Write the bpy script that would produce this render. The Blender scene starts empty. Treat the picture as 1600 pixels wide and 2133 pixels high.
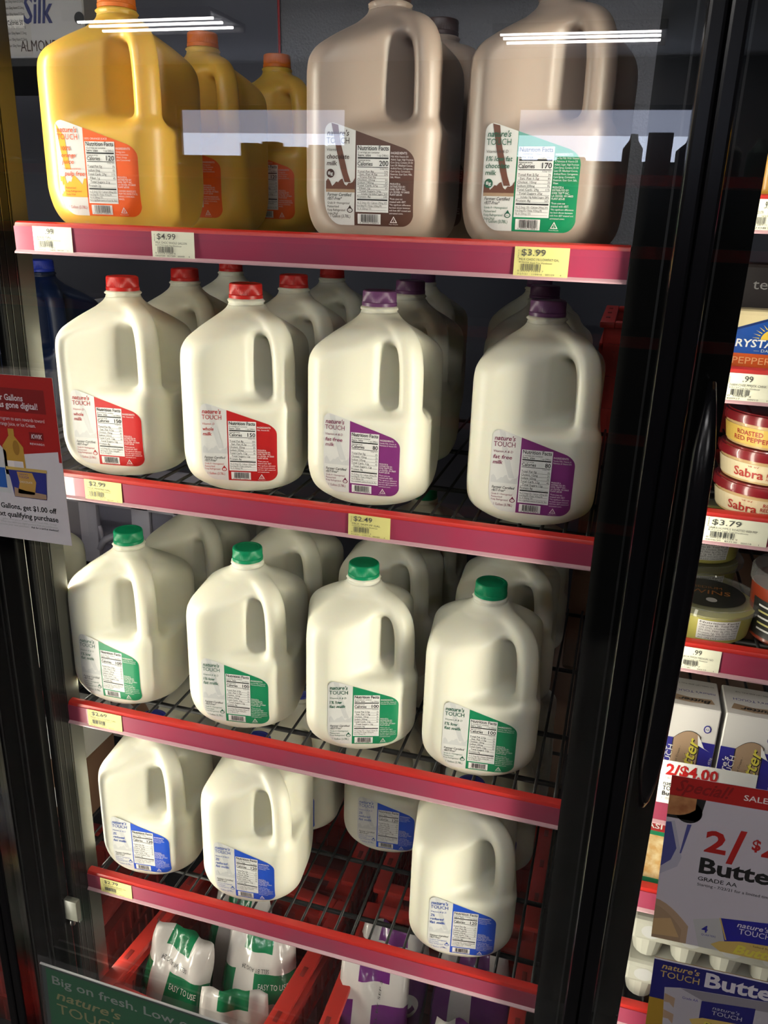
import bpy, bmesh, math, random
import numpy as np
from mathutils import Vector, Matrix

SC = bpy.context.scene
COL = SC.collection
R_ = math.radians

# ------------------------------------------------------------------ camera
F_PX = 1720.94
CAM = (0.7044, -0.8638, 1.5977)
def _cam_rot():
    rx, ry, rz = 0.34490, 0.27360, 0.03360
    B = np.array([[1, 0, 0], [0, 0, -1], [0, 1, 0]], float)
    def rot(a, i):
        c, s = math.cos(a), math.sin(a); M = np.eye(3); j, k = [(1, 2), (2, 0), (0, 1)][i]
        M[j, j] = c; M[k, k] = c; M[j, k] = -s; M[k, j] = s
        return M
    return rot(rz, 2) @ rot(rx, 0) @ rot(ry, 1) @ B
_R = _cam_rot()
cam_data = bpy.data.cameras.new('camera')
cam = bpy.data.objects.new('camera', cam_data)
COL.objects.link(cam)
_m = np.eye(4); _m[:3, 0] = _R[0]; _m[:3, 1] = -_R[1]; _m[:3, 2] = -_R[2]; _m[:3, 3] = CAM
cam.matrix_world = Matrix(_m.tolist())
cam_data.sensor_fit = 'AUTO'; cam_data.sensor_width = 36.0
cam_data.lens = F_PX / 2133.0 * 36.0
cam_data.clip_start = 0.02
SC.camera = cam

# ------------------------------------------------------------------ world, lights, exposure
SC.view_settings.view_transform = 'Standard'
SC.view_settings.look = 'None'
SC.view_settings.gamma = 1.0
SC.view_settings.exposure = 0.0
SC.cycles.use_adaptive_sampling = True
SC.cycles.adaptive_threshold = 0.03
SC.cycles.use_light_tree = False
SC.cycles.max_bounces = 6
SC.cycles.diffuse_bounces = 2
SC.cycles.glossy_bounces = 3
SC.cycles.transmission_bounces = 4
SC.cycles.transparent_max_bounces = 16
SC.cycles.caustics_reflective = False
SC.cycles.caustics_refractive = False
SC.cycles.sample_clamp_indirect = 6.0
W = bpy.data.worlds.new('World'); SC.world = W; W.use_nodes = True
W.node_tree.nodes['Background'].inputs[0].default_value = (0.55, 0.6, 0.75, 1)
W.node_tree.nodes['Background'].inputs[1].default_value = 0.05

def area_light(name, loc, direction, sx, sy, power, color, spread=180, up=(0, 0, 1)):
    L = bpy.data.lights.new(name, 'AREA'); L.shape = 'RECTANGLE'
    L.size = sx; L.size_y = sy; L.energy = power; L.color = color
    L.spread = R_(spread)
    o = bpy.data.objects.new(name, L); COL.objects.link(o)
    z = -Vector(direction).normalized(); u = Vector(up)
    x = u.cross(z).normalized(); y = z.cross(x)
    M = Matrix((x, y, z)).transposed().to_4x4(); M.translation = Vector(loc)
    o.matrix_world = M
    return o
LED = (1.0, 0.94, 0.78)
# tubes in the door posts, plus an added front fill lamp at left (local x is along direction x up, local y is up)
area_light('case_light_left', (-0.0025, 0.0285, 1.05), (0.60, 0.80, 0), 0.005, 1.55, 1.3, LED, 170)
area_light('fill_light_left_front', (-0.026, -0.085, 1.05), (1, 0.22, 0), 0.02, 1.55, 3.9, LED, 112)  # extra lamp added out of view to brighten the jug fronts
area_light('case_light_right', (0.728, -0.082, 1.05), (-1, 0.22, 0), 0.02, 1.55, 2.1, LED, 76)
area_light('case_light_next_left', (0.792, -0.034, 1.05), (1, 0.5, 0), 0.02, 1.55, 1.5, LED, 150)
area_light('case_light_far_left', (-0.089, -0.030, 1.05), (-0.45, 0.9, 0), 0.01, 1.55, 1.0, LED, 170)
area_light('stock_room_light', (0.35, 1.0, 2.35), (0, -0.1, -1), 0.5, 0.3, 2.0, (0.85, 0.9, 1.0), up=(0, 1, 0))

# ------------------------------------------------------------------ materials
def lin(c):
    if isinstance(c, str):
        c = c.lstrip('#'); c = [int(c[i:i + 2], 16) / 255 for i in (0, 2, 4)]
        c = [x / 12.92 if x <= .04045 else ((x + .055) / 1.055) ** 2.4 for x in c]
    return (c[0], c[1], c[2], 1)
MATS = {}
def mat(name, color=None, rough=.5, metal=0., coat=0., sss=0., sss_r=(.01, .008, .006), bump=None, emit=None, alpha=None, spec=.5, noise=None):
    if name in MATS: return MATS[name]
    m = bpy.data.materials.new(name); m.use_nodes = True
    nt = m.node_tree; b = nt.nodes['Principled BSDF']
    b.inputs['Base Color'].default_value = lin(color); b.inputs['Roughness'].default_value = rough
    b.inputs['Metallic'].default_value = metal; b.inputs['Coat Weight'].default_value = coat
    b.inputs['Specular IOR Level'].default_value = spec
    if sss:
        b.inputs['Subsurface Weight'].default_value = sss
        b.inputs['Subsurface Radius'].default_value = sss_r
        b.inputs['Subsurface Scale'].default_value = 1.0
    if emit:
        b.inputs['Emission Color'].default_value = lin(color); b.inputs['Emission Strength'].default_value = emit
    if bump:
        tc = nt.nodes.new('ShaderNodeTexCoord')
        n = nt.nodes.new('ShaderNodeTexNoise'); n.inputs['Scale'].default_value = bump[0]; n.inputs['Detail'].default_value = 3
        bp = nt.nodes.new('ShaderNodeBump'); bp.inputs['Strength'].default_value = bump[1]; bp.inputs['Distance'].default_value = bump[2]
        nt.links.new(tc.outputs['Object'], n.inputs['Vector'])
        nt.links.new(n.outputs['Fac'], bp.inputs['Height']); nt.links.new(bp.outputs['Normal'], b.inputs['Normal'])
    if noise:   # (scale, other colour, contrast low, high)
        tc = nt.nodes.new('ShaderNodeTexCoord')
        n = nt.nodes.new('ShaderNodeTexNoise'); n.inputs['Scale'].default_value = noise[0]; n.inputs['Detail'].default_value = 5
        r = nt.nodes.new('ShaderNodeValToRGB')
        r.color_ramp.elements[0].position = noise[2]; r.color_ramp.elements[1].position = noise[3]
        r.color_ramp.elements[0].color = lin(color); r.color_ramp.elements[1].color = lin(noise[1])
        nt.links.new(tc.outputs['Object'], n.inputs['Vector'])
        nt.links.new(n.outputs['Fac'], r.inputs['Fac']); nt.links.new(r.outputs['Color'], b.inputs['Base Color'])
    if alpha is not None: b.inputs['Alpha'].default_value = alpha
    MATS[name] = m
    return m
def glass_mat(name, tint=(.96, .97, .97), ior=1.5, haze=0.0):
    m = bpy.data.materials.new(name); m.use_nodes = True; nt = m.node_tree
    nt.nodes.remove(nt.nodes['Principled BSDF'])
    out = nt.nodes['Material Output']
    tr = nt.nodes.new('ShaderNodeBsdfTransparent'); tr.inputs[0].default_value = (*tint, 1)
    gl = nt.nodes.new('ShaderNodeBsdfGlossy'); gl.inputs['Roughness'].default_value = 0.004
    gl.inputs['Color'].default_value = (1, 1, 1, 1)
    lw = nt.nodes.new('ShaderNodeLayerWeight'); lw.inputs['Blend'].default_value = .5
    pw = nt.nodes.new('ShaderNodeMath'); pw.operation = 'POWER'; pw.inputs[1].default_value = 5
    f0 = ((ior - 1) / (ior + 1)) ** 2
    fr = nt.nodes.new('ShaderNodeMath'); fr.operation = 'MULTIPLY_ADD'; fr.inputs[1].default_value = 1 - f0; fr.inputs[2].default_value = f0
    nt.links.new(lw.outputs['Facing'], pw.inputs[0]); nt.links.new(pw.outputs[0], fr.inputs[0])
    mx = nt.nodes.new('ShaderNodeMixShader')
    nt.links.new(fr.outputs[0], mx.inputs[0]); nt.links.new(tr.outputs[0], mx.inputs[1]); nt.links.new(gl.outputs[0], mx.inputs[2])
    last = mx
    if haze:
        df = nt.nodes.new('ShaderNodeBsdfDiffuse'); df.inputs[0].default_value = (.8, .8, .8, 1)
        m2 = nt.nodes.new('ShaderNodeMixShader'); m2.inputs[0].default_value = haze
        nt.links.new(mx.outputs[0], m2.inputs[1]); nt.links.new(df.outputs[0], m2.inputs[2]); last = m2
    nt.links.new(last.outputs[0], out.inputs['Surface'])
    MATS[name] = m
    return m
MILK = mat('milk_plastic', (.80, .775, .635), .38, sss=.35, sss_r=(.012, .010, .007), bump=(260, .10, .0006))
CHOC = mat('chocolate_milk_plastic', (.37, .285, .23), .38, sss=.3, sss_r=(.008, .005, .004), bump=(260, .10, .0006))
OJ = mat('orange_juice_plastic', (.78, .46, .075), .36, sss=.35, sss_r=(.014, .008, .002), bump=(260, .10, .0006))
BLUEJUG = mat('blue_plastic', (.006, .014, .05), .35)
CAPS = {k: mat('cap_' + k, c, .38) for k, c in dict(red=(.55, .018, .014), purple=(.17, .06, .17), green=(.0, .24, .10), blue=(.01, .03, .35), orange=(.75, .17, .01), brown=(.05, .02, .015)).items()}
BLACK = mat('black_gloss', (.004, .004, .005), .22, spec=.22)
BLACKM = mat('black_matte', (.008, .008, .009), .5)
POSTM = mat('black_enamel', (.006, .006, .006), .2, spec=.12, bump=(9, .2, .002))
WIRE = mat('black_wire', (.008, .008, .008), .42, spec=.3)
CHROME = mat('chrome', (.20, .20, .20), .25, metal=1)
RED = mat('red_shelf_paint', (.50, .022, .016), .35)
RAIL = mat('red_rail_under_clear_plastic', (.33, .032, .075), .32, coat=.4, noise=(14, (.27, .045, .085), .35, .7))
LIPCLR = mat('clear_rail_edge', (.50, .30, .33), .2, coat=.4)
GLASS = glass_mat('door_glass')
ACRYL = glass_mat('clear_acrylic', (.95, .96, .96), 1.40, .018)
TAGY = mat('tag_yellow', (.66, .60, .22), .5)
TAGC = mat('tag_cream', (.78, .76, .60), .5)
WHITE = mat('white_print', (.76, .75, .72), .45)
GREYP = mat('grey_print', (.42, .41, .40), .45)
LGREY = mat('light_grey_print', (.56, .56, .55), .45)
INK = mat('black_ink', (.012, .012, .012), .45)
GREYINK = mat('grey_ink', (.07, .07, .065), .45)
SILVER = mat('label_silver_white', (.66, .65, .62), .42)
PINK = mat('pink_white_ink', (.75, .68, .66), .45)
PR = {k: mat('print_' + k, c, .42) for k, c in dict(orange=(.80, .11, .012), brown=(.085, .038, .026), green=(.004, .215, .085), red=(.46, .012, .012), purple=(.20, .028, .165), blue=(.012, .075, .50)).items()}
TX = {k: mat('text_' + k, c, .42) for k, c in dict(orange=(.75, .10, .02), brown=(.04, .02, .015), green=(.01, .10, .055), red=(.42, .015, .015), purple=(.20, .03, .08), blue=(.03, .08, .38)).items()}
CHOCP = mat('print_chocolate', (.13, .05, .03), .42)
OSPL = mat('print_orange_splash', (.82, .42, .03), .42)
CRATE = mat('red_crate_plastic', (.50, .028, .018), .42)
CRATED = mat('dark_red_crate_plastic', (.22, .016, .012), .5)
BACKW = mat('stock_room_wall', (.10, .10, .12), .7)
CEILW = mat('store_ceiling', (.62, .62, .62), .9)
FLOORM = mat('store_floor', (.22, .20, .18), .45)
STEEL = mat('embossed_metal_panel', (.17, .17, .185), .5, metal=.3, bump=(240, .9, .0025))
CARD = mat('cardboard', (.20, .105, .06), .8)
GREYPL = mat('grey_crate_plastic', (.46, .44, .52), .45, sss=.0)
BUTBLUE = mat('butter_blue', (.018, .016, .23), .42)
GOLD = mat('print_gold', (.52, .36, .10), .42)
TAN = mat('print_tan', (.36, .24, .15), .42)
SIGNRED = mat('sign_red', (.36, .012, .010), .5)
SIGNDRED = mat('sign_dark_red', (.20, .008, .008), .5)
SIGNGREEN = mat('sign_green', (.004, .15, .055), .5)
SIGNW = mat('sign_white', (.62, .58, .60), .55)

# ------------------------------------------------------------------ helpers
def linkm(name, verts, faces, mats, fm=None, parent=None, smooth=False, loc=None):
    me = bpy.data.meshes.new(name)
    me.from_pydata([tuple(v) for v in verts], [], [tuple(f) for f in faces]); me.update()
    for m in (mats if isinstance(mats, (list, tuple)) else [mats]): me.materials.append(m)
    if fm is not None: me.polygons.foreach_set('material_index', fm)
    if smooth: me.polygons.foreach_set('use_smooth', [True] * len(me.polygons))
    o = bpy.data.objects.new(name, me); COL.objects.link(o)
    if parent is not None: o.parent = parent
    if loc is not None: o.location = loc
    return o
def tag(o, label, cat, group=None, kind=None):
    if label: o['label'] = label
    if cat: o['category'] = cat
    if group: o['group'] = group
    if kind: o['kind'] = kind
    return o
def thing(name, label, cat, loc=(0, 0, 0), rz=0., group=None):
    o = bpy.data.objects.new(name, None); COL.objects.link(o)
    o.empty_display_size = .05
    o.location = loc; o.rotation_euler = (0, 0, rz)
    return tag(o, label, cat, group)
def struct(o, label=None, cat=None):
    o['kind'] = 'structure'
    if label: o['label'] = label
    if cat: o['category'] = cat
    return o
def dup(root, loc, rz, label, group=None, scale=None):
    r = root.copy(); COL.objects.link(r); r.location = loc; r.rotation_euler = (0, 0, rz)
    r['label'] = label
    if group: r['group'] = group
    for ch in list(root.children):
        c = ch.copy(); COL.objects.link(c); c.parent = r
        for g in list(ch.children):
            d = g.copy(); COL.objects.link(d); d.parent = c
    return r

class MB:
    """collects boxes, tubes and lathes into one mesh"""
    def __init__(s): s.v = []; s.f = []; s.m = []; s.mats = []
    def _mi(s, m):
        if m not in s.mats: s.mats.append(m)
        return s.mats.index(m)
    def add(s, verts, faces, m):
        o = len(s.v); s.v += [tuple(v) for v in verts]
        k = s._mi(m)
        for f in faces: s.f.append(tuple(i + o for i in f)); s.m.append(k)
    def box(s, x0, x1, y0, y1, z0, z1, m, M=None):
        v = [(x, y, z) for z in (z0, z1) for y in (y0, y1) for x in (x0, x1)]
        if M is not None: v = [tuple(M @ Vector(p)) for p in v]
        s.add(v, [(0, 2, 3, 1), (4, 5, 7, 6), (0, 1, 5, 4), (2, 6, 7, 3), (0, 4, 6, 2), (1, 3, 7, 5)], m)
    def rbox(s, x0, x1, y0, y1, z0, z1, r, m, seg=2, M=None):
        bm = bmesh.new(); bmesh.ops.create_cube(bm, size=1)
        for v in bm.verts: v.co = Vector(((x0 + x1) / 2 + v.co.x * (x1 - x0), (y0 + y1) / 2 + v.co.y * (y1 - y0), (z0 + z1) / 2 + v.co.z * (z1 - z0)))
        bmesh.ops.bevel(bm, geom=list(bm.edges), offset=r, segments=seg, profile=.5, affect='EDGES')
        bm.verts.index_update()
        v = [tuple(M @ q.co) if M is not None else tuple(q.co) for q in bm.verts]
        s.add(v, [[q.index for q in f.verts] for f in bm.faces], m); bm.free()
    def tube(s, pts, r, m, n=8, ry=None, caps=True, up=(0, 0, 1)):
        P = [Vector(p) for p in pts]; rings = []
        rr = r if isinstance(r, (list, tuple)) else [r] * len(P)
        rb = ry if isinstance(ry, (list, tuple)) else [ry] * len(P)
        for i, p in enumerate(P):
            t = (P[min(i + 1, len(P) - 1)] - P[max(i - 1, 0)]).normalized()
            u = Vector(up)
            if abs(t.dot(u)) > .95: u = Vector((1, 0, 0))
            a = t.cross(u).normalized(); b = a.cross(t)
            rings.append([p + a * math.cos(k * 2 * math.pi / n) * rr[i] + b * math.sin(k * 2 * math.pi / n) * (rb[i] if rb[i] is not None else rr[i]) for k in range(n)])
        v = [q for g in rings for q in g]; f = []
        for i in range(len(P) - 1):
            for k in range(n): f.append((i * n + k, i * n + (k + 1) % n, (i + 1) * n + (k + 1) % n, (i + 1) * n + k))
        if caps: f += [tuple(range(n - 1, -1, -1)), tuple((len(P) - 1) * n + k for k in range(n))]
        s.add(v, f, m)
    def lathe(s, prof, m, n=32, c=(0, 0, 0), mod=None, sx=1., sy=1.):
        v = []; f = []
        for i, (r, z) in enumerate(prof):
            for k in range(n):
                a = k * 2 * math.pi / n; q = r * (mod(i, k, a) if mod else 1)
                v.append((c[0] + q * math.cos(a) * sx, c[1] + q * math.sin(a) * sy, c[2] + z))
        for i in range(len(prof) - 1):
            for k in range(n): f.append((i * n + k, i * n + (k + 1) % n, (i + 1) * n + (k + 1) % n, (i + 1) * n + k))
        if prof[0][0] > 1e-6: f.append(tuple(range(n - 1, -1, -1)))
        if prof[-1][0] > 1e-6: f.append(tuple((len(prof) - 1) * n + k for k in range(n)))
        s.add(v, f, m)
    def prism(s, poly, y0, y1, m, axis='y'):
        """closed outline of (a, b) extruded: axis y -> (a, y, b); axis x -> (x, a, b); axis z -> (a, b, z)"""
        mk = {'y': lambda a, b, t: (a, t, b), 'x': lambda a, b, t: (t, a, b), 'z': lambda a, b, t: (a, b, t)}[axis]
        n = len(poly)
        v = [mk(a, b, y0) for a, b in poly] + [mk(a, b, y1) for a, b in poly]
        f = [tuple(range(n)), tuple(range(2 * n - 1, n - 1, -1))] + [(i, i + n, (i + 1) % n + n, (i + 1) % n) for i in range(n)]
        s.add(v, f, m)
    def build(s, name, parent=None, smooth=False, loc=None, fix=True):
        o = linkm(name, s.v, s.f, s.mats, s.m, parent, smooth, loc)
        if fix:
            bm = bmesh.new(); bm.from_mesh(o.data); bmesh.ops.recalc_face_normals(bm, faces=bm.faces); bm.to_mesh(o.data); bm.free()
        if smooth == 'auto':
            o.data.polygons.foreach_set('use_smooth', [True] * len(o.data.polygons))
            o.data.set_sharp_from_angle(angle=R_(35))
        return o

# ------------------------------------------------------------------ flat print: polygons and lettering on a surface
_tcu = bpy.data.curves.new('lettering', 'FONT'); _tcu.resolution_u = 2
_tob = bpy.data.objects.new('lettering', _tcu); COL.objects.link(_tob)
_tcache = {}
def glyphs(s, shear=0., bold=0.):
    k = (s, shear, bold)
    if k not in _tcache:
        _tcu.body = s; _tcu.shear = shear; _tcu.offset = bold
        dg = bpy.context.evaluated_depsgraph_get(); dg.update()
        me = bpy.data.meshes.new_from_object(_tob.evaluated_get(dg))
        v = np.zeros(len(me.vertices) * 3); me.vertices.foreach_get('co', v); v = v.reshape(-1, 3)[:, :2]
        f = [tuple(p.vertices) for p in me.polygons]
        bpy.data.meshes.remove(me)
        _tcache[k] = (v, f)
    return _tcache[k]
class Art:
    def __init__(s): s.v = []; s.f = []; s.m = []; s.mats = []
    def _mi(s, m):
        if m not in s.mats: s.mats.append(m)
        return s.mats.index(m)
    def poly(s, pts, m, layer=1):
        o = len(s.v); s.v += [(a, b, layer) for a, b in pts]; s.f.append(tuple(range(o, o + len(pts)))); s.m.append(s._mi(m))
    def strip(s, us, lo, hi, m, layer=1, nv=1):
        o = len(s.v); k = s._mi(m)
        for u in us:
            a, b = lo(u), hi(u)
            for j in range(nv + 1): s.v.append((u, a + (b - a) * j / nv, layer))
        for i in range(len(us) - 1):
            for j in range(nv):
                q = o + i * (nv + 1) + j
                s.f.append((q, q + nv + 1, q + nv + 2, q + 1)); s.m.append(k)
    def rect(s, u0, v0, u1, v1, m, layer=1, n=1):
        s.strip([u0 + (u1 - u0) * i / n for i in range(n + 1)], lambda u: v0, lambda u: v1, m, layer, max(1, min(12, int((v1 - v0) / (.002 if v0 < .034 else .005)))))
    def disc(s, u, v, r, m, layer=1, ry=None, n=24):
        ry = ry or r
        s.poly([(u + r * math.cos(k * 2 * math.pi / n), v + ry * math.sin(k * 2 * math.pi / n)) for k in range(n)], m, layer)
    def text(s, t, u, v, h, m, layer=3, w=None, al='L', shear=0., bold=0., rot=0.):
        """baseline at (u, v), cap height h, fitted to width w"""
        V, F = glyphs(t, shear, bold)
        if len(V) == 0: return
        x0, x1 = V[:, 0].min(), V[:, 0].max()
        sy = h / .69; sx = sy if w is None else w / (x1 - x0)
        a = (V[:, 0] - x0) * sx; b = V[:, 1] * sy
        if al == 'R': a = a - (x1 - x0) * sx
        if al == 'C': a = a - (x1 - x0) * sx / 2
        c, q = math.cos(rot), math.sin(rot)
        o = len(s.v); k = s._mi(m)
        s.v += [(u + c * i - q * j, v + q * i + c * j, layer) for i, j in zip(a, b)]
        for f in F: s.f.append(tuple(i + o for i in f)); s.m.append(k)
    def barcode(s, u0, v0, u1, v1, m, layer=3, seed=1, n=30):
        rnd = random.Random(seed); w = [rnd.choice((1, 1, 2, 3)) for _ in range(2 * n)]; t = sum(w); u = u0
        for i, q in enumerate(w):
            d = (u1 - u0) * q / t
            if i % 2 == 0: s.rect(u, v0, u + d, v1, m, layer)
            u += d
    def build(s, name, fn, parent=None, extra=None):
        """fn(u, v, layer) -> xyz; extra is an MB holding the body the print lies on"""
        V = [fn(*p) for p in s.v]; F = list(s.f); M = list(s.m); mats = list(s.mats)
        if extra:
            o = len(V); V += extra.v
            for f, k in zip(extra.f, extra.m):
                m = extra.mats[k]
                if m not in mats: mats.append(m)
                F.append(tuple(i + o for i in f)); M.append(mats.index(m))
        return linkm(name, V, F, mats, M, parent)
def plane_fn(o, U, V, eps=.00025):
    o, U, V = Vector(o), Vector(U).normalized(), Vector(V).normalized(); N = U.cross(V).normalized()
    return lambda u, v, l: tuple(o + U * u + V * v + N * (l * eps))
FRONT = lambda x, y, z, eps=.00025: (lambda u, v, l: (x + u, y - l * eps, z + v))

# ------------------------------------------------------------------ store behind the camera (it shows in the door glass)
def store():
    b = MB(); b.box(-7, 6, -8.6, 1.5, -.02, 0, FLOORM); struct(b.build('floor'))
    b = MB(); b.box(-7, 6, -8.6, 1.5, 3.0, 3.05, CEILW)
    struct(b.build('ceiling'))
    wm = mat('store_wall', (.16, .14, .14), .8)
    zs = (0, 2.10, 2.62, 3.0); xs = (-7, -4.16, -2.24, -.56, 1.30, 6)
    b = MB(); y0, y1 = -8.1, -8.0
    b.box(xs[0], xs[-1], y0, y1, zs[0], zs[1], wm); b.box(xs[0], xs[-1], y0, y1, zs[2], zs[3], wm)
    for i in (0, 2, 4): b.box(xs[i], xs[i + 1], y0, y1, zs[1], zs[2], wm)
    struct(b.build('wall_back'))
    sky = mat('daylight_sky', (.72, .80, 1.0), emit=8.); shade = mat('window_blind', (.60, .66, .88), emit=3.4)
    for n, (a, c) in enumerate(((-4.16, -2.24), (-.56, 1.30))):
        b = MB(); t = .04
        b.box(a, c, y0, y0 + .06, zs[1], zs[1] + t, BLACKM); b.box(a, c, y0, y0 + .06, zs[2] - t, zs[2], BLACKM)
        b.box(a, a + t, y0, y0 + .06, zs[1], zs[2], BLACKM); b.box(c - t, c, y0, y0 + .06, zs[1], zs[2], BLACKM)
        w = struct(b.build('window_%d' % (n + 1)))
        q = MB(); q.box(a, c, y0 + .01, y0 + .02, zs[1], zs[1] + .26, sky)
        q.box(a, c, y0 + .01, y0 + .02, zs[1] + .26, zs[2], shade); q.build('window_pane', w)
    for n, (x0, x1) in enumerate(((-7.1, -7.0), (6.0, 6.1))):
        b = MB(); b.box(x0, x1, -8.6, 1.5, 0, 3, wm); struct(b.build('wall_' + ('left', 'right')[n]))
    lampm = mat('lamp_tube', (1, .97, .95), emit=24.); fill_tube = mat('fill_lamp_tube', (1, .97, .95), emit=85.); fr = mat('lamp_housing', (.20, .20, .22), .6)  # the stronger tubes serve only the unseen fixtures added for fill
    def fixture(x, y, sx, sy, label, tm=lampm):
        t = thing('ceiling_light', label, 'lamp', (x, y, 2.99), group='ceiling light fixtures')
        b = MB(); b.box(-sx / 2, sx / 2, -sy / 2, sy / 2, -.02, .005, fr)
        b.box(-sx / 2, sx / 2, -sy / 2, -sy / 2 + .03, -.06, 0, fr); b.box(-sx / 2, sx / 2, sy / 2 - .03, sy / 2, -.06, 0, fr)
        b.build('housing', t)
        for k in (-.27, 0.02, .27):
            q = MB(); q.tube([(-sx / 2 + .04, k * sy, -.045), (sx / 2 - .04, k * sy, -.045)], .010, tm); q.build('tube', t)
    fixture(-3.14, -5.95, 1.25, .62, 'ceiling light with three tubes reflected above the orange juice')
    fixture(.08, -6.78, 1.28, .62, 'ceiling light with three tubes reflected above the right chocolate milk')
    fixture(.1, -2.2, 1.28, .62, 'added unseen ceiling fill light with three tubes nearest the cooler doors', fill_tube)  # unseen fixture added as front fill for signs and jugs
    fixture(-2.3, -3.9, 1.28, .62, 'added unseen ceiling fill light with three tubes farther left over the aisle', fill_tube)  # added out of view to brighten the ceiling mirrored in the glass
    fixture(2.5, -3.9, 1.28, .62, 'added unseen ceiling fill light with three tubes farther right over the aisle', fill_tube)  # second added fixture, unseen, lifts the mirrored ceiling and the fill
    # shelf of goods across the aisle
    t = thing('display_shelf', 'low store shelf with a red top rail across the aisle', 'shelf', (-1.0, -2.55, 0))
    b = MB(); b.box(-2.6, 2.6, -.4, 0, 0, .16, BLACKM); b.box(-2.6, 2.6, -.25, -.2, 0, 1.72, BLACKM); b.build('frame', t)
    for z in (.5, .85, 1.2, 1.5):
        b = MB(); b.box(-2.6, 2.6, -.2, .12, z, z + .02, BLACKM); b.build('shelf_board', t)
        b = MB(); b.box(-2.6, 2.6, .12, .125, z - .015, z + .025, RED); b.build('price_rail', t)
    b = MB(); b.box(-2.6, 2.6, -.30, 0, 1.72, 1.755, RED); b.build('top_board', t)
    rnd = random.Random(5)
    cols = [(.03, .04, .03), (.08, .02, .02), (.03, .03, .06), (.07, .05, .02), (.02, .05, .03)]
    pm = [mat('dim_pack_%d' % i, c, .5) for i, c in enumerate(cols)]
    x = -3.35
    i = 0
    while x < 1.3:
        w = rnd.uniform(.07, .12); h = rnd.uniform(.02, .035) if x < -.95 else rnd.uniform(.08, .105) if x < -.3 else rnd.uniform(.12, .14) if x > .55 else rnd.uniform(.03, .06)
        b = MB()
        if rnd.random() < .5:
            b.lathe([(w * .42, 0), (w * .45, .01), (w * .45, h * .65), (w * .2, h * .85), (w * .16, h), (0, h)], pm[i % 5], 12)
        else: b.rbox(-w / 2 + .004, w / 2 - .004, -.035, .035, 0, h, .004, pm[i % 5])
        o = b.build('snack_pack', smooth='auto', loc=(x + w / 2, -2.66, 1.7555))
        tag(o, 'small dark pack on the store shelf mirrored in the glass door', 'package', 'packs on the shelf across the aisle')
        x += w + .004; i += 1
store()

# ------------------------------------------------------------------ cooler shell, posts and doors
SHELF = dict(A=1.5779, B=1.2733, C=.9252, D=.6185)
def shell():
    b = MB(); b.box(-1.6, 2.2, 1.30, 1.34, 0, 2.5, BACKW); struct(b.build('wall_cooler_back'))
    b = MB(); b.box(-1.6, 2.2, -.13, 1.34, 2.5, 2.55, BLACKM); struct(b.build('ceiling_cooler'))
    for n, x in enumerate((-1.6, 2.2)):
        b = MB(); b.box(x - .02, x + .02, -.05, 1.34, 0, 2.5, BACKW); struct(b.build('wall_cooler_' + ('left', 'right')[n]))
    b = MB(); b.box(-1.6, 2.2, -.05, 1.3, .10, .15, BLACKM); b.box(-1.6, 2.2, -.09, -.05, 0, .30, BLACKM); struct(b.build('trim_base'))
    for n, (x0, x1) in enumerate(((-.112, -.012), (.70, .80))):
        b = MB()
        b.box(x0, x1, -.050, -.036, .10, 2.5, POSTM)
        b.box(x0 + .03, x1 - (.03 if n else .055), -.036, -.012, .10, 2.5, BLACKM)
        for q in (.028, .036, .064, .072): b.box(x0 + q - .001, x0 + q + .001, -.0515, -.05, .10, 2.5, BLACKM)
        struct(b.build('trim_%d' % (n + 1)))
    # doors
    for n, (x0, x1) in enumerate(((-.842, -.0485), (-.0475, .7470), (.7480, 1.5425))):
        wl = .0145
        b = MB()
        b.rbox(x0, x0 + wl, -.132, -.098, .18, 2.3, .003, BLACK); b.rbox(x1 - wl, x1, -.132, -.098, .18, 2.3, .003, BLACK)
        b.rbox(x0 + wl, x1 - wl, -.132, -.098, .18, .24, .003, BLACK); b.rbox(x0 + wl, x1 - wl, -.132, -.098, 2.2, 2.3, .003, BLACK)
        d = struct(b.build('door_%d' % (n + 1)), ['black framed glass cooler door at the far left edge', 'black framed glass cooler door in front of the milk jugs', 'black framed glass cooler door with a long curved handle at right'][n], 'door')
        g = MB(); g.box(x0 + wl, x1 - wl, -.118, -.112, .24, 2.2, GLASS); g.build('glass_pane', d)
        if n == 2:
            h = MB(); pts = []; rr = []; rb = []
            for i in range(25):
                t = i / 24; z = 1.475 - t * .43
                bow = math.sin(math.pi * t) ** .55
                pts.append((.7785, -.128 - .040 * bow, z)); e = min(1, .35 + 5 * min(t, 1 - t)); rr.append(.0095 * e); rb.append(.007 * e)
            h.tube(pts, rr, BLACK, 16, rb, up=(0, 1, 0)); h.build('door_handle', d, smooth=True)
    # upright with its glossy cover at the left ends of the shelves
    t = thing('shelf_upright', 'black shelf upright with a grey side plate at the left ends of the shelves', 'upright', (0, 0, .15))
    b = MB(); b.rbox(-.012, -.0004, -.036, -.001, 0, 2.2, .0015, POSTM); b.build('post', t)
    for q in (-.031, -.020, -.006):
        b = MB(); b.box(-.0006, .0002, q, q + .0005, 0, 2.2, CHROME); b.build('reflection_line', t)  # thin metal strips stand in for bright reflections along the post
    b = MB(); b.box(-.006, -.0008, -.0008, .026, 0, 2.2, mat('grey_plate', (.030, .030, .024), .35)); b.build('side_plate', t)
    b = MB(); b.rbox(-.016, .010, -.047, -.0365, .412, .450, .002, mat('grey_metal', (.09, .09, .075), .35)); b.box(.003, .0045, -.0365, -.030, .400, .440, CHROME)
    b.lathe([(.004, 0), (.005, .004), (.004, .009), (0, .010)], CHROME, 16, c=(-.004, -.042, .400)); b.build('bracket', t, smooth='auto')
shell()

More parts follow.
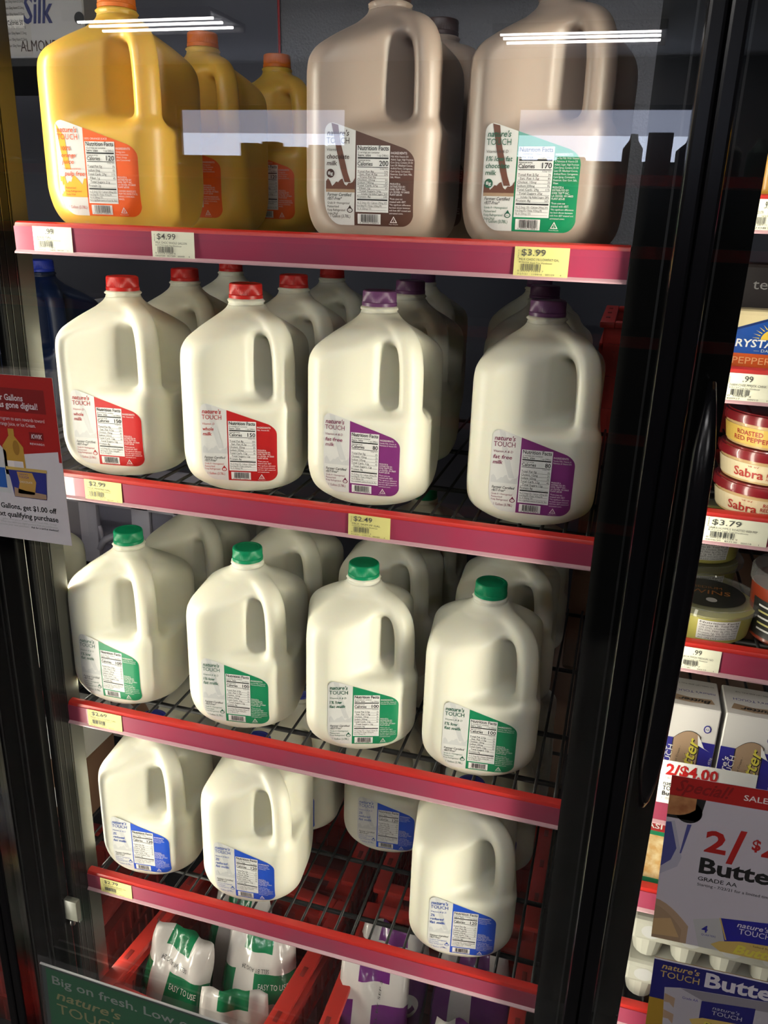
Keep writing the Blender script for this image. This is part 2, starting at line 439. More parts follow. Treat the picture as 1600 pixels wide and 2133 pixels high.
# ------------------------------------------------------------------ shelves
def shelf(s, x0, x1, z, yf, label, depth=.58, pitch=.0265, full=True):
    """x0..x1 front rail, z rail top, yf rail face"""
    t = thing('wire_shelf', label, 'shelf', (0, yf, z))
    b = MB()
    prof = [(.000, -.031), (-.001, -.004), (.0005, -.0008), (.004, .0008), (.010, .0008), (.0125, -.0015), (.0125, -.012), (.010, -.012), (.010, -.003), (.004, -.003), (.004, -.031)]
    b.prism(prof, x0, x1, RED, 'x'); b.build('front_lip', t, smooth='auto')
    b = MB(); b.prism([(-.0006, -.0305), (-.0016, -.0045), (-.0026, -.0045), (-.0022, -.0305)], x0, x1, RAIL, 'x'); b.build('price_rail', t)
    b = MB(); b.prism([(-.0055, -.0335), (-.0055, -.0320), (-.0024, -.0295), (.004, -.0295), (.004, -.0335)], x0, x1, LIPCLR, 'x')
    b.build('clear_edge', t)
    b = MB(); n = int((x1 - x0) / pitch)
    for i in range(n + 1):
        x = x0 + .008 + (x1 - x0 - .016) * i / n
        b.tube([(x, .013, -.0125), (x, depth, -.0125)], .0021, WIRE, 6)
    for y in (.06, .17, .36, depth - .01): b.tube([(x0 + .002, y, -.0180), (x1 - .002, y, -.0180)], .0036, WIRE, 8)
    b.build('wire_deck', t, smooth=True)
    b = MB()
    for x in (x0 + .003, x1 - .003):
        b = MB(); b.box(x - .002, x + .002, .005, depth, -.031, -.0215, BLACKM); b.build('side_bracket', t)
    return t
shelf('A', .033, .699, SHELF['A'], -.040, 'top wire shelf holding orange juice and chocolate milk behind a red rail')
shelf('B', .0, .699, SHELF['B'], 0, 'second wire shelf from the top holding red and purple capped jugs')
shelf('C', .0, .699, SHELF['C'], 0, 'third wire shelf from the top holding green capped jugs')
shelf('D', .0, .699, SHELF['D'], 0, 'lowest wire shelf holding blue label jugs above the red crates')

# ------------------------------------------------------------------ price tags
def price_tag(x0, x1, z, yf, price, lines, label, m=TAGY, seed=1, h=.0265, parent_group='price tags on the red rails'):
    w = x1 - x0
    b = MB(); b.box(0, w, 0, .0004, 0, h, m)
    a = Art(); k = w / .054
    a.text(price, .007 * k if price[0] == '$' else .018 * k, h * .70, h * .22, GREYINK, 2, w=(.006 if price == '$' else .024 if price[0] == '$' else .011) * k, bold=.006)
    a.text('PRICE', .0045 * k, h * .62, h * .04, GREYINK, 2, w=.008 * k, rot=R_(90))
    a.text(lines[0], .005 * k, h * .53, h * .085, GREYINK, 2, w=min(.040, .0023 * len(lines[0])) * k)
    a.text(lines[1], .005 * k, h * .45, h * .05, GREYINK, 2, w=.010 * k)
    a.text(lines[2], .0165 * k, h * .43, h * .06, GREYINK, 2, w=.0215 * k)
    a.barcode(.007 * k, h * .20, .0275 * k, h * .42, GREYINK, 2, seed, 22)
    a.text(lines[3], .004 * k, h * .14, h * .06, GREYINK, 2, w=.026 * k)
    a.text(lines[4], .004 * k, h * .04, h * .06, GREYINK, 2, w=.044 * k)
    o = a.build('price_tag', FRONT(0, -.0001, 0, .0002), extra=b)
    o.location = (x0, yf - .0034, z - .0304)
    return tag(o, label, 'price tag', parent_group)
yA = -.040
price_tag(.058, .108, SHELF['A'], yA, '.99', ('JUICE GAL', 'EACH', 'Kwik Trip Warehouse', '0 39779 11040 2', '04/07/20   110490   00104     6'), 'pale price tag under the orange juice reading .99', TAGC, 2)
price_tag(.207, .257, SHELF['A'], yA, '$4.99', ('MILK CHOC WHOLE GALLON', 'EACH', 'Kwik Trip Warehouse', '0 39779 11283 6', '04/07/20   827389   00009     4'), 'pale yellow price tag reading $4.99 on the top rail', TAGC, 3)
price_tag(.594, .645, SHELF['A'], yA, '$3.99', ('MILK CHOC 1% LOWFAT GAL', '0106256', 'Kwik Trip Warehouse', '0 39779 11004 7', '7/27/21   110016   00109     4'), 'bright yellow price tag reading $3.99 on the top rail', TAGY, 4)
price_tag(.064, .118, SHELF['B'], 0, '$2.99', ('MILK WHOLE GAL', '0106242', 'Kwik Trip Warehouse', '0 39779 11001 6', '7/12/21   110010   00109     4'), 'yellow price tag reading $2.99 under the whole milk', TAGY, 5)
price_tag(.420, .471, SHELF['B'], 0, '$2.49', ('MILK SKIM FF GAL', '0106244', 'Kwik Trip Warehouse', '0 39779 11011 5', '7/12/21   110114   00109     4'), 'yellow price tag reading $2.49 under the fat free milk', TAGY, 6)
price_tag(.033, .088, SHELF['C'], 0, '$2.69', ('MILK 1% LOWFAT GAL', '0106251', 'Kwik Trip Warehouse', '0 39779 11003 0', '7/12/21   110012   00109     4'), 'yellow price tag reading $2.69 under the green label jugs', TAGY, 7)
price_tag(.024, .079, SHELF['D'], 0, '$2.79', ('MILK 2% REDUCED FAT GAL', '0106247', 'Kwik Trip Warehouse', '0 39779 11002 3', '7/12/21   110011   00109     4'), 'yellow price tag reading $2.79 under the blue label jugs', TAGY, 8)

# ------------------------------------------------------------------ gallon jug
_hz = np.linspace(-.004, .256, 521)
_hp = np.interp(_hz, [-.004, 0, .005, .014, .024, .034, .163, .176, .187, .200, .212, .220, .224, .256],
                [.054, .0590, .0665, .0722, .0741, .0745, .0745, .0733, .0680, .0530, .0360, .0250, .0215, .0210])
_k = np.exp(-.5 * (np.arange(-16, 17) / 6.5) ** 2); _k /= _k.sum()
_hp = np.convolve(np.pad(_hp, 16, mode='edge'), _k, 'valid')
def half(z): return np.interp(z, _hz, _hp)
RC = .036
def body_d(x, y, z):
    h = half(z); r = np.minimum(RC + .034 * np.clip(1 - z / .05, 0, 1) ** 1.5, h)
    qx = np.abs(x) - (h - r); qy = np.abs(y) - (h - r)
    return np.sqrt(np.maximum(qx, 0) ** 2 + np.maximum(qy, 0) ** 2) + np.minimum(np.maximum(qx, qy), 0) - r
def smin(a, b, k):
    h = np.clip(.5 + .5 * (b - a) / k, 0, 1); return b * (1 - h) + a * h - k * h * (1 - h)
def smax(a, b, k): return -smin(-a, -b, k)
_hc = [(.016, .2135), (.040, .2095), (.0585, .2025), (.0700, .190), (.0750, .172), (.0765, .150), (.0768, .128), (.0760, .108), (.0690, .080)]
def _crom(P, n=5):
    P = [P[0]] + P + [P[-1]]; out = []
    for i in range(1, len(P) - 2):
        for k in range(n):
            t = k / n; a, b, c, d = (np.array(P[i + o]) for o in (-1, 0, 1, 2))
            out.append(tuple(.5 * (2 * b + (c - a) * t + (2 * a - 5 * b + 4 * c - d) * t * t + (3 * b - a - 3 * c + d) * t ** 3)))
    return out + [P[-1]]
HP = _crom(_hc); HR = [.0108 - .003 * max(0, (i - 30) / 10) for i in range(len(HP))]
def jug_f(x, y, z):
    s2 = math.sqrt(.5)
    d = (x - y) * s2; e = (x + y) * s2
    f = body_d(x, y, z)
    # scooped corner behind the handle
    # a shallow scoop in each of the two faces and the finger hole between them
    def scoop(u, v):    # u runs along the face towards the handle, v is the depth axis (-.0745 at the face)
        return smax(smax(v - (-.0745 + .40 * (u + .037) + .9 * np.maximum(u + .037, 0) ** 2), .1190 + .40 * (v + .055) - z, .013), -.10 - u, .004)
    g = smin(scoop(x, y), scoop(-y, -x), .010)
    tun = smax(smax(np.abs(e) - .030, .0455 - d, .008), smax(.1235 - z, z - .2015, .004), .014)
    g = smin(g, tun, .006)
    f = smax(f, -g, .009)
    hd = None
    for (a, ra), (b, rb) in zip(list(zip(HP, HR))[:-1], list(zip(HP, HR))[1:]):
        ax, az = a; bx, bz = b; L2 = (bx - ax) ** 2 + (bz - az) ** 2
        t = np.clip(((d - ax) * (bx - ax) + (z - az) * (bz - az)) / L2, 0, 1)
        px, pz = d - (ax + t * (bx - ax)), z - (az + t * (bz - az))
        q = (px ** 4 + 2 * px * px * pz * pz + pz ** 4 + (e * .76) ** 4 + 1.1 * (px * px + pz * pz) * (e * .76) ** 2) ** .25 - (ra + (rb - ra) * t)
        hd = q if hd is None else np.minimum(hd, q)
    f = smin(f, hd, .013)
    f = smax(f, -z, .006)
    return np.maximum(f, z - .226)
def surface_net(f, lo, hi, st):
    ax = [np.arange(l, h + st, st) for l, h in zip(lo, hi)]
    X, Y, Z = np.meshgrid(*ax, indexing='ij'); D = f(X, Y, Z); G = np.stack((X, Y, Z), -1)
    nx, ny, nz = D.shape; S = D < 0
    acc = np.zeros((nx - 1, ny - 1, nz - 1, 3)); cnt = np.zeros((nx - 1, ny - 1, nz - 1))
    cor = [(i, j, k) for i in (0, 1) for j in (0, 1) for k in (0, 1)]
    sl = lambda c: (slice(c[0], nx - 1 + c[0]), slice(c[1], ny - 1 + c[1]), slice(c[2], nz - 1 + c[2]))
    for a in cor:
        for d in range(3):
            if a[d]: continue
            b = list(a); b[d] = 1
            A, B = D[sl(a)], D[sl(b)]; m = (A < 0) != (B < 0)
            t = np.where(m, A / np.where(m, A - B, 1), 0)[..., None]
            acc += np.where(m[..., None], G[sl(a)] * (1 - t) + G[sl(b)] * t, 0); cnt += m
    on = cnt > 0; idx = -np.ones(on.shape, int); idx[on] = np.arange(on.sum())
    V = acc[on] / cnt[on][:, None]; faces = []
    for d in range(3):
        a = S[tuple(slice(0, -1) if q == d else slice(1, -1) for q in range(3))]
        b = S[tuple(slice(1, None) if q == d else slice(1, -1) for q in range(3))]
        for flip, m in ((False, a & ~b), (True, ~a & b)):
            I = np.argwhere(m); o = [0, 0, 0]
            I = I + np.array([0 if q == d else 1 for q in range(3)])
            u, w = (d + 1) % 3, (d + 2) % 3
            def off(du, dw):
                J = I.copy(); J[:, u] += du; J[:, w] += dw; return idx[J[:, 0], J[:, 1], J[:, 2]]
            q = np.stack((off(-1, -1), off(0, -1), off(0, 0), off(-1, 0)), 1)
            faces.append(q[:, ::-1] if flip else q)
    for _ in range(2):
        e = 2e-4; x, y, z = V.T; f0 = f(x, y, z)
        g = np.stack((f(x + e, y, z) - f(x - e, y, z), f(x, y + e, z) - f(x, y - e, z), f(x, y, z + e) - f(x, y, z - e)), 1) / (2 * e)
        n2 = (g ** 2).sum(1); stp = -(f0 / np.maximum(n2, .05))[:, None] * g
        V = V + np.clip(stp, -.002, .002)
    return V, np.concatenate(faces)
JV, JF = surface_net(jug_f, (-.084, -.084, -.006), (.084, .084, .232), .0024)
def jug_meshes():
    me = bpy.data.meshes.new('jug_body'); me.from_pydata(JV.tolist(), [], JF.tolist()); me.update()
    me.polygons.foreach_set('use_smooth', [True] * len(me.polygons))
    return me
def ysurf(x, z):
    h = float(half(z)); r = min(RC + .034 * max(0, min(1, 1 - z / .05)) ** 1.5, h); q = abs(x) - (h - r)
    return -h if q <= 0 else -(h - r + math.sqrt(max(r * r - q * q, 0)))
def label_fn(u, v, l): return (u, ysurf(u, v) - .0003 - l * .00018, v)

def label_top(u):
    t = .1150 - .31 * max(0, u + .036)
    if u < -.037: q = (-.037 - u) / .008; t = .1150 - .008 * (1 - math.sqrt(max(0, 1 - q * q)))
    if u > .036: q = (u - .036) / .0118; t -= .009 * (1 - math.sqrt(max(0, 1 - q * q)))
    return t
def label_bot(u):
    b = .0192
    if u < -.027: q = (-.027 - u) / .018; b += .024 * (1 - math.sqrt(max(0, 1 - q * q)))
    if u > .036: q = (u - .036) / .012; b += .013 * (1 - math.sqrt(max(0, 1 - q * q)))
    return b
def milk_label(kind, parent):
    S = dict(
        oj=('orange', '120', ['100%', 'orange', 'juice'], 'from concentrate', ['Total Fat 0g|0%', 'Sodium 0mg|0%', 'Total Carb. 29g|11%', ' Fiber 1g|4%', ' Total Sugars 21g|', 'Protein 2g|'], ['Orange Juice', 'from Concentrate', '(Water, Orange', 'Juice Concentrate)'], '4'),
        choc=('brown', '200', ['chocolate', 'milk'], 'Vitamin D', ['Total Fat 8g|10%', ' Sat. Fat 4.5g|23%', ' Trans Fat 0g|', 'Cholest. 25mg|8%', 'Sodium 190mg|8%', 'Total Carb. 27g|10%', ' Fiber 1g|4%', ' Total Sugars 24g|', '  Includes 12g Added Sugars|26%', 'Protein 8g|14%'], ['Milk With Vitamin D3', 'Added, Sugar, High Fructose', 'Corn Syrup, Contains 2% Or', 'Less Of: Alkalized Cocoa,', 'Artificial Flavor, Carrageenan,', 'Corn Syrup, Cornstarch,', 'Dextrose, Guar Gum, Milk,', 'Salt, Water.'], '2'),
        choclow=('green', '170', ['1% low fat', 'chocolate', 'milk'], 'Vitamin A & D', ['Total Fat 2.5g|3%', ' Sat. Fat 1.5g|8%', 'Cholest. 10mg|3%', 'Sodium 200mg|9%', 'Total Carb. 29g|11%', ' Total Sugars 25g|', '  Includes 14g Added Sugars|28%', 'Protein 8g|16%'], ['Low Fat Milk With Vitamin', 'A Palmitate & Vitamin D3', 'Added, Sugar, High Fructose', 'Corn Syrup, Contains 2% Or', 'Less Of: Alkalized Cocoa,', 'Artificial Flavor, Carrageenan,', 'Corn Syrup, Cornstarch,', 'Dextrose, Guar Gum, Salt,', 'Water.'], '2'),
        whole=('red', '150', ['whole', 'milk'], 'Vitamin D', ['Total Fat 8g|10%', ' Sat. Fat 4.5g|23%', 'Cholest. 35mg|8%', 'Sodium 105mg|5%', 'Total Carb. 12g|4%', ' Total Sugars 12g|', 'Protein 8g|'], ['Milk, Vitamin D3.'], '2'),
        skim=('purple', '80', ['fat free', 'milk'], 'Vitamin A & D', ['Total Fat 0g|0%', 'Cholest. <5mg|2%', 'Sodium 105mg|5%', 'Total Carb. 12g|4%', ' Total Sugars 12g|', 'Protein 8g|'], ['Nonfat Milk, Vitamin A', 'Palmitate & Vitamin D3.'], '2'),
        low=('green', '100', ['1% low', 'fat milk'], 'Vitamin A & D', ['Total Fat 2.5g|3%', ' Sat. Fat 1.5g|8%', 'Cholest. 10mg|3%', 'Sodium 105mg|5%', 'Total Carb. 12g|4%', ' Total Sugars 12g|', 'Protein 8g|'], ['Low Fat Milk, Vitamin A', 'Palmitate & Vitamin D3.'], '2'),
        red=('blue', '120', ['2%', 'reduced', 'fat milk'], 'Vitamin A & D', ['Total Fat 5g|6%', ' Sat. Fat 3g|15%', 'Cholest. 20mg|7%', 'Sodium 105mg|5%', 'Total Carb. 12g|4%', ' Total Sugars 12g|', 'Protein 8g|'], ['Reduced Fat Milk,', 'Vitamin A Palmitate', '& Vitamin D3.'], '2'))[kind]
    cn, cal, names, vit, facts, ingr, rec = S
    cm, tm = PR[cn], TX[cn]
    a = Art(); dv = -.0128
    us = lambda p, q, n: [p + (q - p) * i / n for i in range(n + 1)]
    a.strip([-.045, -.0445, -.0435, -.042, -.040, -.037, -.033, -.030, -.027, -.022, -.017, dv], label_bot, label_top, SILVER, 0, 14)
    a.strip(us(dv, .036, 8) + [.038, .040, .042, .044, .0455, .047, .0478], label_bot, label_top, cm, 0, 14)
    # pouring stream and splash on the white side
    stream = {'oj': OSPL, 'choc': CHOCP, 'choclow': CHOCP}.get(kind, LGREY)
    splash = {'oj': OSPL, 'choc': CHOCP, 'choclow': CHOCP}.get(kind, LGREY)
    u0 = -.0445
    if kind == 'oj':
        a.poly([(u0 + .001, .112), (-.034, .098), (-.033, .085), (-.030, .066), (-.036, .066), (-.040, .085)], stream, 1)
        a.strip(us(u0 + .0012, dv, 12), lambda u: .038, lambda u: .056 + .004 * math.sin(u * 420) + .002 * math.sin(u * 1100), splash, 1)
    else:
        a.poly([(-.038, .1146), (-.031, .1128), (-.0285, .098), (-.0245, .084), (-.0205, .069), (-.0170, .060), (-.0235, .060), (-.028, .073), (-.0325, .090)], stream, 1)
        a.strip(us(u0 + .0012, dv, 14), lambda u: .0535, lambda u: .0600 + .0026 * math.sin(u * 430 + 1) + .0018 * math.sin(u * 900), splash, 1)
        if splash is CHOCP: a.strip(us(u0 + .0012, dv, 4), lambda u: .0505, lambda u: .0537, TAN, 1)
    a.text("nature's", -.0425, .1030, .0052, tm, 3, w=.0232, shear=.22, bold=.012)
    a.text('TOUCH', -.0430, .0958, .0056, tm, 3, w=.0240)
    z = .0915
    if kind == 'oj':
        for t in names: z -= .0066; a.text(t, -.0395, z, .0042, tm, 3, w=.0026 * len(t) + .001, shear=.15, bold=.012)
        z -= .0058; a.text(vit, -.0375, z, .0022, tm, 3, w=.0195)
        z -= .0062; a.text('pulp free', -.0375, z, .0044, tm, 3, w=.0235, shear=.15, bold=.012)
        for i, t in enumerate(('Pasteurized', 'Keep Refrigerated', 'Shake Well')): a.text(t, -.0375, .0465 - .0034 * i, .0018, TX['red'], 3, w=.00108 * len(t))
    else:
        a.text(vit, -.0425, z - .0025, .0026, GREYINK if splash is CHOCP else tm, 3, w=.00165 * len(vit), shear=.2)
        z -= .0035
        for t in names:
            z -= .0062; a.text(t, -.0425, z, .0043, tm, 3, w=.0025 * len(t) + .001, shear=.15, bold=.012)
        if splash is CHOCP:
            a.disc(-.0385, z - .0075, .0042, tm, 2); a.text('8g', -.0385, z - .0088, .0030, WHITE, 3, w=.0052, al='C', bold=.01)
        a.text('Farmer Certified', -.0415, .0468, .0030, INK, 3, w=.0255, shear=.2, bold=.006)
        a.text('rBST-Free*', -.0415, .0430, .0030, INK, 3, w=.0155, shear=.2, bold=.006)
        for i, t in enumerate(('Grade A \u2022 Homogenized', 'Pasteurized', 'Keep Refrigerated', 'Shake Well')[:4 if splash is CHOCP else 3]): a.text(t, -.0415, .0392 - .0034 * i, .0022, tm, 3, w=.00112 * len(t))
        a.disc(-.0175, .0335, .0031, tm, 2, .0024); a.poly([(-.0200, .0345), (-.0175, .0385), (-.0150, .0345)], tm, 2); a.disc(-.0175, .0335, .0022, SILVER, 3, .0016); a.text('REAL', -.0175, .0330, .0010, tm, 4, al='C')
    a.text('1 Gallon (3.78L)', -.036 if kind == 'oj' else -.0385, .0262, .0030, TX['red'] if kind == 'oj' else tm, 3, w=.0215)
    # nutrition panel
    p0, p1, zt, zb = -.0113, .0228, .0945, .0322
    a.rect(p0, zb, p1, zt, WHITE, 1, 4)
    if kind == 'oj': a.text('100% ORANGE JUICE', p0, .0962, .0020, PINK, 3, w=.026)
    L = p0 + .0012; RT = p1 - .0012
    a.text('Nutrition Facts', L, .0900, .0042, INK, 3, w=RT - L, bold=.014)
    a.text('16 servings per container', L, .0872, .0019, INK, 3, w=.0225)
    a.text('Serv. size', L, .0844, .0022, INK, 3, w=.0135, bold=.012); a.text('1 cup (240mL)', RT, .0844, .0020, INK, 3, w=.0115, al='R')
    a.rect(L, .0822, RT, .0836, INK, 2, 3)
    a.text('Amount per serving', L, .0802, .0014, INK, 3, w=.013, bold=.01)
    a.text('Calories', L, .0758, .0038, INK, 3, w=.0155, bold=.012); a.text(cal, RT, .0758, .0048, INK, 3, al='R', w=.0031 * len(cal), bold=.012)
    a.rect(L, .0742, RT, .0748, INK, 2, 3)
    a.text('% Daily Value', RT, .0725, .0013, INK, 3, w=.0085, al='R')
    n = len(facts); zz = .0718; st = min(.0039, (.0718 - .0455) / n)
    for i, t in enumerate(facts):
        q, r = t.split('|'); ind = len(q) - len(q.strip()); q = q.strip(); zz -= st
        a.text(q, L + .0022 * ind, zz + .0006, st * .62, INK, 3, w=min(.00142 * len(q), RT - L - .005 - .0022 * ind))
        if r: a.text(r, RT, zz + .0006, st * .62, INK, 3, w=.0013 * len(r), al='R')
        a.rect(L, zz, RT, zz + .00022, INK, 2, 3)
    zz -= .0006
    a.rect(L, zz - .0016, RT, zz - .0002, INK, 2, 3)
    for i, t in enumerate(('Vit. D 3mcg 15% \u2022 Calcium 290mg 20%', 'Iron 0mg 0% \u2022 Potas. 410mg 8%', 'Vit. A 150mcg 15%', 'Not a significant source of trans fat, fiber')):
        q = zz - .0046 - i * .0029
        if q > zb + .0006: a.text(t, L, q, .0019, GREYINK, 3, w=min(RT - L, .0009 * len(t))); a.rect(L, q - .0005, RT, q - .00032, INK, 2, 3)
    # ingredients
    I = p1 + .0012
    a.text('INGREDIENTS:', I, .0868, .0021, PINK, 3, w=.0165, bold=.01)
    for i, t in enumerate(ingr): a.text(t, I, .0838 - i * .0027, .0017, PINK, 3, w=min(.00088 * len(t), .0225))
    for i, t in enumerate(('PRODUCED &', 'DISTRIBUTED BY:', 'KWIK TRIP\u2122 INC.,', 'LA CROSSE, WI 54603', 'PLANT #55-85')): a.text(t, I, .0585 - i * .0025, .0018, PINK, 3, w=.00105 * len(t), bold=.006)
    last = ('CONTAINS ORANGE JUICE', 'FROM THE UNITED STATES,', 'MEXICO, COSTA RICA,', 'BRAZIL.') if kind == 'oj' else ('*From cows not', 'treated with rBST.', '*No significant difference', 'has been shown between', 'milk from rBST treated and', 'untreated cows.')
    for i, t in enumerate(last): a.text(t, I, .0445 - i * .0027, .0019 if i < 2 else .0016, PINK, 3, w=min(.00095 * len(t), .0215))
    # barcode and recycling mark
    a.rect(-.0092, .0208, .0150, .0305, WHITE, 1, 2); a.barcode(-.0055, .0226, .0128, .0300, INK, 3, len(kind) + 3, 30)
    a.text('0 39779 11004 7', -.0068, .0212, .0012, INK, 3, w=.020)
    c, s = .0285, .0248
    for k in range(3):
        t0, t1 = R_(90 + 120 * k), R_(210 + 120 * k)
        A, B = (c + .0042 * math.cos(t0), s + .0042 * math.sin(t0)), (c + .0042 * math.cos(t1), s + .0042 * math.sin(t1))
        C_, D_ = (c + .0028 * math.cos(t1), s + .0028 * math.sin(t1)), (c + .0028 * math.cos(t0), s + .0028 * math.sin(t0))
        a.poly([A, B, C_, D_], PINK, 2)
    a.text(rec, c, s - .001, .0022, PINK, 3, al='C'); a.text('Please Recycle', c, .0208, .0010, PINK, 3, w=.009, al='C')
    return a.build('label', label_fn, parent)

JUG_ME = jug_meshes()
def make_jug(body_mat, cap, kind, label, loc, rz, cat='milk jug', group=None):
    t = thing('gallon_jug', label, cat, loc, rz, group)
    me = JUG_ME.copy(); me.materials.append(body_mat)
    o = bpy.data.objects.new('jug_body', me); COL.objects.link(o); o.parent = t
    b = MB()
    bead = lambda i, k, a: 1 + (.045 * max(0, math.cos(12 * a)) ** 2 if i in (4, 5) else 0)
    b.lathe([(.0212, .2235), (.0220, .2250), (.0221, .2263), (.0212, .2275), (.0222, .2290), (.0224, .2305), (.0212, .2322), (.0192, .2330), (.0190, .2475)], body_mat, 72, mod=bead)
    b.build('neck', t, smooth=True)
    if kind:
        milk_label(kind, t)
    if cap:
        b = MB(); n = 160
        rib = lambda i, k, a: 1 - (.022 if (k % 2 and 3 <= i <= 4) else 0)
        b.lathe([(.0196, .2328), (.0209, .2330), (.0209, .2368), (.0203, .2376), (.0202, .2480), (.0198, .2497), (.0185, .2507), (.0160, .2508), (.0152, .2502), (0, .2501)], CAPS[cap], n, mod=rib)
        b.build('cap', t, smooth='auto')
    return t
zb = {s: SHELF[s] - .0102 for s in 'ABCD'}
oj = make_jug(OJ, 'orange', 'oj', 'front gallon of orange juice with an orange label on the top shelf', (.1230, .0520, zb['A']), .116, 'juice jug')
dup(oj, (.112, .270, zb['A']), .1, 'orange juice gallon in shade right behind the front one')
dup(oj, (.150, .432, zb['A']), .1, 'orange juice gallon farthest back, half hidden by window glare')
ch = make_jug(CHOC, 'brown', 'choc', 'chocolate milk gallon with a brown label on the top shelf', (.4329, .0640, zb['A']), .038)
dup(ch, (.448, .232, zb['A']), .05, 'brown capped chocolate milk gallon in shadow behind the brown label one')
cl = make_jug(CHOC, 'brown', 'choclow', '1% low fat chocolate milk gallon with a green label, top right', (.6064, .0570, zb['A']), -.119)
wh = make_jug(MILK, 'red', 'whole', 'whole milk gallon with a red cap, leftmost in the front row', (.0745, .0985, zb['B']), .122)
dup(wh, (.2480, .0980, zb['B']), .254, 'whole milk gallon with a red cap between another red one and a purple one')
dup(wh, (.060, .285, zb['B']), .12, 'red capped jug behind the leftmost whole milk gallon')
dup(wh, (.238, .278, zb['B']), .2, 'red capped jug behind the second whole milk gallon')
dup(wh, (.020, .520, zb['B']), .1, 'dim red capped jug deepest on the left of the second shelf')
dup(wh, (.217, .500, zb['B']), .1, 'dim red capped jug deepest behind the second whole milk gallon')
sk = make_jug(MILK, 'purple', 'skim', 'fat free gallon with a purple cap beside the red capped gallons', (.4180, .1060, zb['B']), .045)
dup(sk, (.6162, .1090, zb['B']), .063, 'fat free gallon with a purple cap at the right end of its shelf')
dup(sk, (.408, .290, zb['B']), .05, 'dark purple capped jug behind the left fat free gallon')
dup(sk, (.370, .520, zb['B']), .05, 'dim purple capped jug deepest behind the left fat free gallon')
dup(sk, (.590, .330, zb['B']), .05, 'purple capped jug right behind the right end fat free gallon')
dup(sk, (.560, .540, zb['B']), .05, 'purple capped jug third in line at the right end')
lo = make_jug(MILK, 'green', 'low', 'green capped 1% gallon, leftmost above the $2.69 tag', (.0590, .0910, zb['C']), .020)
dup(lo, (.2440, .0920, zb['C']), .136, 'second green capped gallon from the left')
dup(lo, (.4098, .0970, zb['C']), .33, 'third green capped gallon from the left, turned toward its handle')
dup(lo, (.5802, .0950, zb['C']), .114, 'rightmost green capped gallon on the third shelf')
for (x, y, a, t) in ((.075, .260, .05, 'jug in shade behind the leftmost green capped gallon'), (.238, .262, .05, 'jug behind the second green capped gallon'), (.402, .274, .05, 'jug behind the third green capped gallon'), (.585, .266, .05, 'jug with its handle showing behind the rightmost green capped gallon'),
                     (.085, .425, .05, 'jug two behind the leftmost green capped gallon'), (.410, .440, .05, 'jug two behind the third green capped gallon'), (.590, .430, .05, 'jug two behind the rightmost green capped gallon')):
    dup(lo, (x, y, zb['C']), a, t)
rd = make_jug(MILK, 'blue', 'red', '2% reduced fat gallon with a blue label above the $2.79 tag', (.0775, .0920, zb['D']), .113)
dup(rd, (.2520, .0920, zb['D']), .096, 'second blue label gallon from the left, front of the lowest shelf')
dup(rd, (.4220, .2560, zb['D']), .103, 'blue label gallon set back behind an empty front place')
dup(rd, (.5752, .0920, zb['D']), .157, 'rightmost blue label gallon on the lowest shelf')
for (x, y, a, t) in ((.080, .256, .08, 'jug behind the leftmost blue label gallon'), (.256, .254, .06, 'jug behind the second blue label gallon'), (.262, .412, .06, 'jug two behind the second blue label gallon'), (.588, .262, .05, 'jug behind the rightmost blue label gallon'), (.596, .422, .05, 'jug two behind the rightmost blue label gallon'), (.428, .420, .05, 'jug behind the set back blue label gallon')):
    dup(rd, (x, y, zb['D']), a, t)

# ------------------------------------------------------------------ red crates and milk bags at the bottom
def crate(x, y, label, w=.312, d=.33, h=.245, z=.151, m=CRATE, rz=0):
    t = thing('milk_crate', label, 'crate', (x, y, z), rz, 'red milk crates under the lowest shelf')
    b = MB(); a, c = w / 2, d / 2
    for (x0, x1, y0, y1) in ((-a, -a + .027, -c, c), (a - .027, a, -c, c), (-a + .027, a - .027, -c, -c + .024), (-a + .027, a - .027, c - .024, c)):
        b.rbox(x0, x1, y0, y1, h - .012, h, .003, m)
    for q in (-1, 1):
        for yy in (-.09, 0, .09): b.rbox(q * (a - .012) - .004, q * (a - .012) + .004, yy - .010, yy + .010, h - .001, h + .0012, .0008, CRATED)
    b.build('rim', t, smooth='auto')
    for q in (-1, 1):
        b = MB(); X = q * (a - .010)
        prof = [(-c + .01, .02), (c - .01, .02), (c - .01, h - .012), (c - .05, h - .012), (c - .065, h - .035), (c - .11, h - .045), (-c + .11, h - .045), (-c + .065, h - .035), (-c + .05, h - .012), (-c + .01, h - .012)]
        b.prism(prof, X - .002, X + .002, m, 'x')
        for k in range(12): yy = -c + .03 + (d - .06) * k / 11; b.box(X - .006, X + .006, yy - .003, yy + .003, .02, h - .05, m)
        for zz in (.08, .14, .20): b.box(X - .007, X + .007, -c + .01, c - .01, zz - .004, zz + .004, m)
        b.box(X - .007, X + .007, -c + .01, c - .01, h - .055, h - .048, m)
        b.build('side_wall', t)
        b = MB(); Y = q * (c - .010)
        prof = [(-a + .01, .02), (a - .01, .02), (a - .01, h - .012), (a - .05, h - .012), (a - .065, h - .05), (-a + .065, h - .05), (-a + .05, h - .012), (-a + .01, h - .012)]
        b.prism(prof, Y - .002, Y + .002, m, 'y')
        for k in range(10): xx = -a + .03 + (w - .06) * k / 9; b.box(xx - .003, xx + .003, Y - .006, Y + .006, .02, h - .055, m)
        for zz in (.08, .14, .20): b.box(-a + .01, a - .01, Y - .007, Y + .007, zz - .004, zz + .004, m)
        b.build('end_wall', t)
    b = MB(); b.box(-a + .008, a - .008, -c + .008, c - .008, 0, .02, CRATED); b.build('floor_panel', t)
    return t
crate(.174, .128, 'red milk crate holding green and white milk bags', rz=R_(-6))
